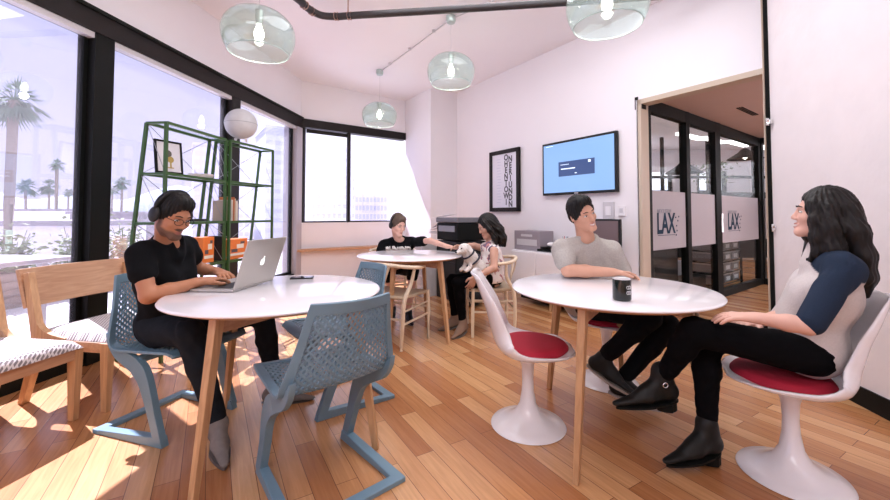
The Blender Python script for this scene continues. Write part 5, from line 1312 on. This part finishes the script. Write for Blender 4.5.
J['chest'] = (J['shR']+J['shL'])/2*.62+J['pelvis']*.38; J['neck'] = (J['shR']+J['shL'])/2+V3(.015, -.01, .045)
def beard1(x, y, z, sm):
    jaw = sm((-.058-z+.35*np.maximum(.055-y, 0))*70)*sm((z+.130)*80)*sm((y+.004)*80)*.85
    mo = sm(2.5*(1.1-np.sqrt((x/.026)**2+((z+.050)/.008)**2)))*sm((y-.07)*120)
    side = sm((np.abs(x)-.050)*90)*sm(1.6-np.abs(y-.014)/.014)*sm((.01-z)*60)*sm((z+.10)*50)*.85
    return np.clip(np.maximum(np.maximum(jaw, mo), side), 0, 1)
hR = dict(wrist=J['wrR'], d=npv(P(224, 276.5, 2.20)-Vector(J['wrR'])), pn=V3(0, 0, -1), side=-1, s=1.08, curl=.50)
hL = dict(wrist=J['wrL'], d=V3(.75, -.55, -.1), pn=V3(0, 0, -1), side=1, s=1.05, curl=.5)
o1, lat, fw, up = person('man in a black v-neck tee and headphones typing at the silver laptop', J, hf1, .93, S_TAN, H_BLACK, .0045, w=.93, hands=(hR, hL), beard=beard1)
tee(J, o1, M_btee, sleeve=.46, w=.93, vneck=.10, neck_r=.058, h=.0055, seed=5, g=.010)
trousers(J, o1, M_jean, 'jeans', h=.0055, seed=8, end=.95, amp=.005)
short_hair(o1, hf1, .93, H_BLACK, .020, .012)
def glasses(o, hf, s):
    C, r, f, u = hf; L = lambda x, y, z: Vector(C+s*(x*r+y*f+z*u)); g = MB()
    for q in (-1, 1):
        ring = [L(q*.030+.023*math.cos(t), .104-abs(.023*math.cos(t)*q+.03)*.08, .000+.0175*math.sin(t)) for t in np.linspace(0, 2*PI, 24, endpoint=False)]
        g.tube(ring, .0016, 6, closed=True); g.tube([L(q*.053, .099, .006), L(q*.074, .07, .008), L(q*.082, -.01, .006)], .0016, 6)
    g.tube([L(-.008, .105, .004), L(0, .107, .006), L(.008, .105, .004)], .0016, 6); g.build('glasses', M_black, o, world=True)
glasses(o1, hf1, .93)
def headphones(o, hf, s, label):
    C, r, f, u = hf; L = lambda x, y, z: Vector(C+s*(x*r+y*f+z*u)); R = axes(Vector(r), Vector(f), Vector(u))
    e = empty('headphones', L(0, 0, .13), 0, label, 'headphones')
    MB().tube([L(.094*math.cos(t), -.02+.0*math.sin(t), .012+.122*math.sin(t)) for t in np.linspace(0, PI, 24)], .009, 10, sx=1.5).build('headband', M_dark, e, world=True, smooth=180)
    for q in (-1, 1):
        MB().sphere(L(q*.094, -.012, -.004), s*.040, 24, 14, R, (.45, .95, 1.1)).build('ear_cup', M_dark, e, world=True, smooth=180)
headphones(o1, hf1, .93, 'black over-ear headphones worn by the man at the laptop')
M_shg = mat('grey_suede', (.25, .225, .21), .85, noise=.3, nscale=60); M_lace = mat('shoe_lace', (.6, .56, .5), .7); M_sole = mat('rubber_sole', (.12, .10, .09), .7)
def shoes(J, o, m, name='shoe', h=.005, s=1.0, g=.004, soles=M_sole, high=.0, th=.014, heel=0, lace=False, ups=None, hf_=None):
    for sd in 'LR':
        up_ = npv((ups or {}).get(sd, (0, 0, 1))); S = Shape(); b, d, u, l = shoe(S, J['an'+sd], J['toe'+sd], s, g, high, up=up_)
        q = sdf_obj(name, S, h, [m], o); sole(b, d, u, l, s, th, heel).build('sole', soles, q, world=True, smooth=40)
        if lace:
            k = MB()
            for t in range(4):
                c = Vector(b+d*(.035+.018*t)*s+u*(.045-.007*t)*s); k.tube([c-Vector(l)*.022+Vector(d)*.006, c+Vector(u)*.004, c+Vector(l)*.022-Vector(d)*.006], .0022, 5)
            k.build('laces', M_lace, q, world=True)
shoes(J, o1, M_shg, lace=True, s=1.08)

# ---------------------------------------------------------------- man in the grey tee
M_gtee = mat('heather_grey', (.52, .49, .455), .9, noise=.35, nscale=110, bump=.3, bscale=150)
M_bpant = mat('black_trousers', (.007, .008, .010), .9, spec=.12, noise=.3, nscale=40)
c_ = P(582, 214, 2.50)
hf2 = head_frame(c_, (.30, -.95, -.10), (-.36, .0, .93))
J = dict(shR=npv(P(561, 249, 2.52)), shL=npv(P(612, 250, 2.62)), elR=npv(P(569, 270, 2.42)), elL=npv(P(627, 287, 2.62)),
         wrR=npv(P(612, 272.5, 2.40)), wrL=npv(P(626, 281, 2.66)), pelvis=V3(1.03, 2.78, .555),
         hipR=V3(.98, 2.68, .54), hipL=V3(1.15, 2.68, .54), knR=V3(1.20, 2.30, .565), knL=npv(P(668, 326, 2.36)),
         anR=npv(P(608, 360, 2.50)), anL=npv(P(622, 380, 2.42)), toeR=V3(.62, -.55, -.35), toeL=V3(.80, -.58, -.12))
J['elR'] = V3(J['elR'][0], 2.44, .815); J['wrR'] = V3(1.04, 2.43, .805)
J['chest'] = (J['shR']+J['shL'])/2*.66+J['pelvis']*.34+V3(0, .0, 0); J['neck'] = (J['shR']+J['shL'])/2+V3(.0, -.0, .055)
J['anR'] = npv(P(603, 358, 2.40))
hR = dict(wrist=J['wrR'], d=V3(1, -.05, -.08), pn=V3(0, -.25, -1), side=-1, s=1.02, curl=.55)
hL = dict(wrist=J['wrL'], d=V3(.0, -.8, .0), pn=V3(-.7, 0, -.3), side=-1, s=1.0, curl=.7)
o2, lat, fw, up = person('smiling man in a heather grey tee leaning on the table with the mug', J, hf2, .92, S_FAIR, H_BLACK, .0055, hands=(hR, hL), smile=1.0, lips=(.50, .22, .20), arm=(.048, .040, .027))
tee(J, o2, M_gtee, sleeve=.58, neck_r=.054, h=.006, seed=15, g=.014, amp=.005, arm=(.050, .040))
trousers(J, o2, M_bpant, seed=18, h=.0065)
short_hair(o2, hf2, .92, H_BLACK, .022, .016, fh=.014)
shoes(J, o2, mat('black_leather', (.008, .009, .009), .5, spec=.3), soles=mat('pale_sole', (.35, .30, .26), .7), s=1.05)

# ---------------------------------------------------------------- woman in the baseball tee
M_rag = mat('oatmeal_jersey', (.66, .60, .58), .9, noise=.2, nscale=130, bump=.3, bscale=150); M_navy = mat('navy_sleeve', (.035, .055, .105), .85, noise=.3, nscale=90)
def zone_mix(m, c2):
    nt = m.node_tree; N, L = nt.nodes, nt.links; b = N['Principled BSDF']; src = b.inputs['Base Color'].links[0].from_socket
    at = N.new('ShaderNodeAttribute'); at.attribute_name = 'zones'; sp_ = N.new('ShaderNodeSeparateColor'); L.new(at.outputs['Color'], sp_.inputs[0])
    mx = N.new('ShaderNodeMixRGB'); mx.inputs[2].default_value = (*c2, 1); L.new(sp_.outputs[0], mx.inputs[0]); L.new(src, mx.inputs[1]); L.new(mx.outputs[0], b.inputs['Base Color'])
zone_mix(M_rag, (.017, .029, .055))
c_ = P(822, 214, 1.70)
hf3 = head_frame(c_, (-.80, .56, .10), (-.05, .02, 1))
J = dict(pelvis=V3(1.59, 1.77, .585), shR=npv(P(857, 268, 1.83)), shL=npv(P(847, 272, 1.56)), elL=npv(P(808, 326, 1.53)), elR=npv(P(799, 312, 1.86)),
         wrL=npv(P(757, 318, 1.62)), wrR=npv(P(756, 322, 1.76)), hipL=V3(1.54, 1.67, .57), hipR=V3(1.56, 1.86, .57),
         knL=npv(P(694, 331, 1.74)), knR=npv(P(706, 338, 1.88)), anL=npv(P(662, 379, 1.90)), anR=npv(P(707, 431, 1.845)), toeL=V3(-.96, -.12, -.06), toeR=V3(-.92, -.28, -.03))
J['shL'] = npv(P(845, 268, 1.55)); J['shR'] = J['shL']+V3(.20, .26, -.0)
J['chest'] = (J['shR']+J['shL'])/2*.62+J['pelvis']*.38; J['neck'] = (J['shR']+J['shL'])/2+V3(-.02, .0, .045)
hL = dict(wrist=J['wrL'], d=V3(-1, .45, .0), pn=V3(0, .2, -1), side=-1, s=.93, curl=.4)
hR = dict(wrist=J['wrR'], d=V3(-1, -.3, .0), pn=V3(0, 0, -1), side=1, s=.93, curl=.4)
o3, lat, fw, up = person('long haired woman in a white and navy baseball tee sitting cross-legged at the right', J, hf3, .90, S_PALE, H_BROWN, .005, hands=(hL, hR), w=.95, arm=(.042, .033, .023), smile=.6, lips=(.55, .20, .20), leg=(.080, .053, .034))
shL_, shR_ = J['shL'], J['shR']; nk_ = J['neck']
def rag(c):
    o = np.zeros(len(c))
    for sh, el in ((shL_, J['elL']), (shR_, J['elR'])):
        d = nrm(el-sh); inn = nrm(nk_-sh); q = c-sh
        L_ = np.linalg.norm(el-sh); ax_ = np.linalg.norm(q-np.outer(np.clip(q@d, 0, L_), d), axis=1); t = q@d
        a = np.clip((.066-ax_)*150, 0, 1)*np.clip((t-.0)*40, 0, 1)
        b = np.clip((.105-np.linalg.norm(q-inn*.035, axis=1)-np.maximum(-(q@up)-.03, 0)*1.1)*150, 0, 1)*np.clip((.115-q@inn+.2*(q@up))*150, 0, 1)
        o = np.maximum(o, np.maximum(a, b))
    return np.stack([o, o*0, o*0], 1)
tee(J, o3, M_rag, 'baseball_tee', w=.95, g=.012, sleeve=.93, h=.0055, seed=25, amp=.004, hem=-.05, arm=(.043, .036), mats=[M_rag], colfn=rag, neck_r=.062, sleeve_g=.012)
trousers(J, o3, mat('black_leggings', (.0035, .0035, .0045), .95, spec=.08), w=.93, g=.007, leg=(.080, .053, .034), h=.0055, seed=28, amp=.003, end=.83)
def long_hair(o, hf, s, m, locks, h=.0055, vol=1.0, wave=30):
    C, r, f, u = hf; R = np.array([r, f, u]); L = lambda x, y, z: C+s*(x*r+y*f+z*u); S = Shape()
    S.ell(L(0, -.018, .034), R, s*V3(.088*vol, .104*vol, .102), .02)
    S.ell(L(0, -.060, -.03), R, s*V3(.080*vol, .070*vol, .10), .03)
    for pts, rs in locks: S.chain([L(*p) for p in pts], [s*q for q in rs], .02)
    S.ell(L(0, .112, -.012), R, s*V3(.060, .070, .092), .010, neg=True)
    S.ell(L(0, .05, -.145), R, s*V3(.052, .060, .05), .010, neg=True)
    return sdf_obj('hair', S, h, [m], o, disp=strands(150, .0026*s, hf, wave))
lk = []
for q in (-1, 1):
    lk += [([(q*.062, .042, .045), (q*.078, .028, -.03), (q*.082, .02, -.11), (q*.085, .01, -.17), (q*.078, .035, -.215)], [.022, .026, .026, .022, .012]),
           ([(q*.075, -.01, .03), (q*.088, -.02, -.06), (q*.095, -.04, -.15), (q*.09, -.07, -.22), (q*.085, -.085, -.28)], [.03, .034, .034, .028, .012]),
           ([(q*.045, -.07, .03), (q*.065, -.10, -.07), (q*.07, -.13, -.17), (q*.07, -.15, -.26), (q*.06, -.155, -.34)], [.04, .046, .042, .034, .014])]
lk += [([(0, -.08, .02), (0, -.11, -.08), (0, -.14, -.18), (.0, -.145, -.28), (.0, -.14, -.37)], [.05, .052, .046, .036, .014])]
long_hair(o3, hf3, .93, H_BROWN, lk, .005, .97)
M_boot = mat('worn_black_leather', (.009, .010, .0095), .5, spec=.3, noise=.4, nscale=25, bump=.3, bscale=60)
shoes(J, o3, M_boot, 'ankle_boot', soles=M_black, high=.035, s=1.14, g=.003, th=.009, heel=.036)
for sd in 'L': 
    a = Vector(J['an'+sd]); MB().tube([a+Vector((.044*math.cos(t), .044*math.sin(t), -.01)) for t in np.linspace(0, 2*PI, 20, endpoint=False)], .004, 6, closed=True).build('boot_strap', M_black, o3, world=True)
    MB().tube([a+Vector((-.01+.011*math.cos(t), -.047, -.01+.011*math.sin(t))) for t in np.linspace(0, 2*PI, 14, endpoint=False)], .0022, 6, closed=True).build('buckle', M_chrome, o3, world=True)

# ---------------------------------------------------------------- boy in the black tee
c_ = P(398, 225, 4.42)
hf4 = head_frame(c_, (.62, -.72, -.30), (.1, -.1, 1))
hs4 = .98
J = dict(shR=npv(P(383, 245, 4.50)), shL=npv(P(413, 242, 4.52)), elR=npv(P(378, 262, 4.38)), elL=npv(P(430, 249, 4.28)), wrR=npv(P(392, 256, 4.30)), wrL=npv(P(447, 251.5, 4.15)),
         pelvis=V3(-.60, 4.78, .54), hipR=V3(-.66, 4.70, .52), hipL=V3(-.50, 4.70, .52), knR=V3(-.62, 4.36, .53), knL=V3(-.36, 4.42, .53), anR=V3(-.60, 4.48, .10), anL=V3(-.40, 4.30, .10), toeR=V3(.1, -1, -.05), toeL=V3(.3, -.95, -.05))
J['chest'] = (J['shR']+J['shL'])/2*.6+J['pelvis']*.4; J['neck'] = (J['shR']+J['shL'])/2+V3(.01, -.01, .045)
J['wrL'] = V3(J['wrL'][0], 3.98, .84); J['elL'] = V3(J['elL'][0], 4.25, .88); J['wrR'] = V3(-.60, 4.42, .665)
hL = dict(wrist=J['wrL'], d=V3(1, -.25, -.1), pn=V3(0, 0, -1), side=1, s=.95, curl=.25); hR = dict(wrist=J['wrR'], d=V3(.9, -.4, 0), pn=V3(0, 0, -1), side=-1, s=.9, curl=.5)
o4, lat, fw, up = person('boy in a black printed tee reaching across the far table to the dog', J, hf4, hs4, S_PALE, H_SAND, .007, hands=(hL, hR), w=.88, arm=(.038, .031, .023), leg=(.07, .05, .033))
tee(J, o4, M_btee, w=.88, sleeve=.62, h=.007, seed=31, arm=(.042, .034), amp=.004)
trousers(J, o4, M_btee, 'shorts', w=.88, leg=(.075, .055, .04), end=.15, h=.008, seed=33)
short_hair(o4, hf4, hs4, H_SAND, .022, .006, h=.006)
headphones(o4, hf4, hs4*.95, 'dark over-ear headphones worn by the boy at the far table')
shoes(J, o4, M_dark, s=.95, h=.007)
ch_ = Vector(J['chest']); fv = Vector(fw); lv_ = Vector(lat); uv = Vector(up)
M_prt = mat('tee_print', (.75, .72, .68), .7)
tc_ = Vector(J['neck'])-uv*.085+fv*.092
RTt = axes(lv_*-1 if lv_.x < 0 else lv_, uv, (lv_*-1 if lv_.x < 0 else lv_).cross(uv))
text('shirt_print', 'BUNEND\nACTION', .070, M_prt, tc_, RTt, o4, extrude=.022).data.offset = .004
MB().tube([Vector(J['neck'])+lv_*s_*.05+fv*f_+uv*z_ for s_, f_, z_ in ((-1, .0, .03), (-1.1, .075, -.04), (-.3, .125, -.12), (.4, .125, -.12), (1.1, .075, -.04), (1, .0, .03))], .003, 6).build('lanyard', M_cord, o4, world=True)

# ---------------------------------------------------------------- woman with the dog
M_flor = None
def floral():
    m = bpy.data.materials.new('floral_print'); nt, b = nodes_of(m); N, L = nt.nodes, nt.links
    tc = N.new('ShaderNodeTexCoord'); v = N.new('ShaderNodeTexNoise'); v.inputs['Scale'].default_value = 16; v.inputs['Detail'].default_value = 1.5; v.inputs['Distortion'].default_value = .8; r = N.new('ShaderNodeValToRGB'); r.color_ramp.interpolation = 'CONSTANT'
    e = r.color_ramp.elements; e[0].color = (.10, .08, .12, 1); e[0].position = 0; e[1].position = .66; e[1].color = (.18, .13, .20, 1); q = e.new(.37); q.color = (.82, .76, .74, 1); q = e.new(.60); q.color = (.55, .24, .24, 1)
    L.new(tc.outputs['Object'], v.inputs[0]); L.new(v.outputs['Fac'], r.inputs[0]); L.new(r.outputs[0], b.inputs['Base Color']); b.inputs['Roughness'].default_value = .85
    return m
c_ = P(487.5, 226, 3.86)
hf5 = head_frame(c_, (-.88, -.22, -.42), (-.30, .0, .95)); hs5 = .95
J = dict(shL=npv(P(494, 251, 3.74)), shR=npv(P(489, 250, 4.04)), elL=npv(P(494, 268, 3.66)), elR=V3(.30, 4.05, .84), wrL=npv(P(475, 277, 3.62)), wrR=V3(.17, 3.92, .84),
         pelvis=V3(.47, 3.90, .55), hipL=V3(.42, 3.80, .54), hipR=V3(.42, 3.98, .54), knL=npv(P(458, 283, 3.78)), knR=npv(P(452, 280, 3.98)), anL=npv(P(463, 324, 3.84)), anR=npv(P(455, 318, 4.05)), toeL=V3(-.5, -.8, -.1), toeR=V3(-.75, -.55, -.1))
J['chest'] = (J['shR']+J['shL'])/2*.62+J['pelvis']*.38; J['neck'] = (J['shR']+J['shL'])/2+V3(-.015, -.0, .045)
for q in ('anL', 'anR'): J[q][2] = .11
hL = dict(wrist=J['wrL'], d=V3(-.4, .2, -.9), pn=V3(-.3, 1, 0), side=-1, s=.9, curl=.4); hR = dict(wrist=J['wrR'], d=V3(-.8, -.5, .1), pn=V3(0, -.6, -.8), side=1, s=.9, curl=.5)
o5, lat, fw, up = person('dark haired woman in a sleeveless floral top looking down at the dog', J, hf5, hs5, S_WARM, H_BROWN, .007, hands=(hL, hR), w=.90, arm=(.040, .032, .023), leg=(.076, .050, .033), lips=(.55, .18, .17))
tee(J, o5, None, 'floral_top', w=.90, sleeves='', h=.007, seed=41, arm=(.040, .034), mats=[floral()], neck_r=.075, g=.010)
trousers(J, o5, mat('black_leggings', (.0035, .0035, .0045), .95, spec=.08), w=.88, leg=(.076, .050, .033), g=.005, h=.007, seed=43, end=.9)
lk = [([(q*.06, .035, .05), (q*.080, .02, -.04), (q*.085, .01, -.13), (q*.08, .02, -.20)], [.022, .028, .028, .014]) for q in (-1, 1)]+[([(q*.05, -.05, .02), (q*.06, -.075, -.08), (q*.065, -.07, -.17), (q*.06, -.06, -.25)], [.045, .05, .045, .018]) for q in (-1, 0, 1)]
long_hair(o5, hf5, hs5, H_BROWN, lk, .006, 1.0)
shoes(J, o5, mat('tan_suede', (.26, .17, .12), .8), 'ankle_boot', soles=M_sole, high=.03, s=.98, h=.007)

# ---------------------------------------------------------------- white dog on her lap
M_dog = mat('white_fur', (.80, .75, .71), .95, noise=.2, nscale=70, bump=.8, bscale=160)
dh = npv(P(464.5, 249, 3.72)); dc = npv(P(474, 263, 3.76)); df = nrm(V3(-.75, -.62, -.12)); dl = nrm(np.cross(df, V3(0, 0, 1))); du = np.cross(dl, df)
S = Shape(); chest = dh+V3(.055, .03, -.075)
S.ell(dh, np.array([dl, df, du]), V3(.055, .060, .054), .02)
S.cone(dh+df*.035-du*.012, dh+df*.088-du*.020, .030, .021, .02)
for q in (-1, 1):
    S.cone(dh+dl*q*.045+du*.030-df*.01, dh+dl*q*.066-du*.030-df*.01, .018, .014, .012, flat=dl, fs=.6)
S.cone(dh-df*.03-du*.02, chest, .045, .060, .03); S.cone(chest, dc+V3(.04, .03, -.05), .064, .070, .03); S.cone(dc+V3(.04, .03, -.05), dc+V3(.10, .05, -.085), .070, .066, .03)
for q in (-1, 1):
    a = chest+dl*q*.035+V3(0, 0, -.03); b = a+V3(-.035, -.03, -.075); S.chain([a, b, b+df*.04-V3(0, 0, .012)], [.026, .020, .018], .012)
    a = dc+V3(.10, .05, -.10)+dl*q*.045; S.chain([a, a+df*.06-V3(0, 0, .02), a+df*.10-V3(0, 0, .03)], [.036, .022, .017], .015)
S.chain([dc+V3(.14, .07, -.08), dc+V3(.19, .08, -.05), dc+V3(.20, .07, .0)], [.022, .018, .012], .015)
def fur(X, Y, Z): return .0028*np.sin(X*190+4*np.sin(Z*40))*np.sin(Z*210+3*np.sin(Y*60))
og = Vector((dc[0], dc[1], .66))
od = sdf_obj('dog', S, .0055, [M_dog], None, og, disp=fur); props(od, 'small white dog in a dark harness sitting on the lap of the floral top woman', 'dog')
Lh = lambda x, y, z: Vector(dh+x*dl+y*df+z*du)
MB().sphere(Lh(0, .110, -.012), .0095, 12, 8).build('nose', M_dark, od, world=True, smooth=180)
for q in (-1, 1): MB().sphere(Lh(q*.022, .056, .016), .0075, 12, 8).build('eye', M_dark, od, world=True, smooth=180)
def ringp(c, n_, r): 
    s_, u_ = frame_dirs(Vector(n_)); return [Vector(c)+s_*r*math.cos(t)+u_*r*math.sin(t) for t in np.linspace(0, 2*PI, 26, endpoint=False)]
nd = nrm(dh-chest)
MB().tube(ringp(chest+nd*.035, nd, .066), .008, 8, closed=True, sx=1.3).tube(ringp(chest-nd*.045, nd, .076), .008, 8, closed=True, sx=1.3).build('harness', mat('harness_navy', (.02, .02, .035), .7), od, world=True, smooth=180)

# lettering becomes plain mesh
bpy.context.view_layer.update(); dg = bpy.context.evaluated_depsgraph_get()
for t in [o for o in col.objects if o.type == 'FONT']:
    me = bpy.data.meshes.new_from_object(t.evaluated_get(dg)); n = bpy.data.objects.new('tmp', me); col.objects.link(n)
    n.parent = t.parent; n.matrix_basis = t.matrix_basis.copy(); nm = t.name; bpy.data.objects.remove(t); n.name = nm
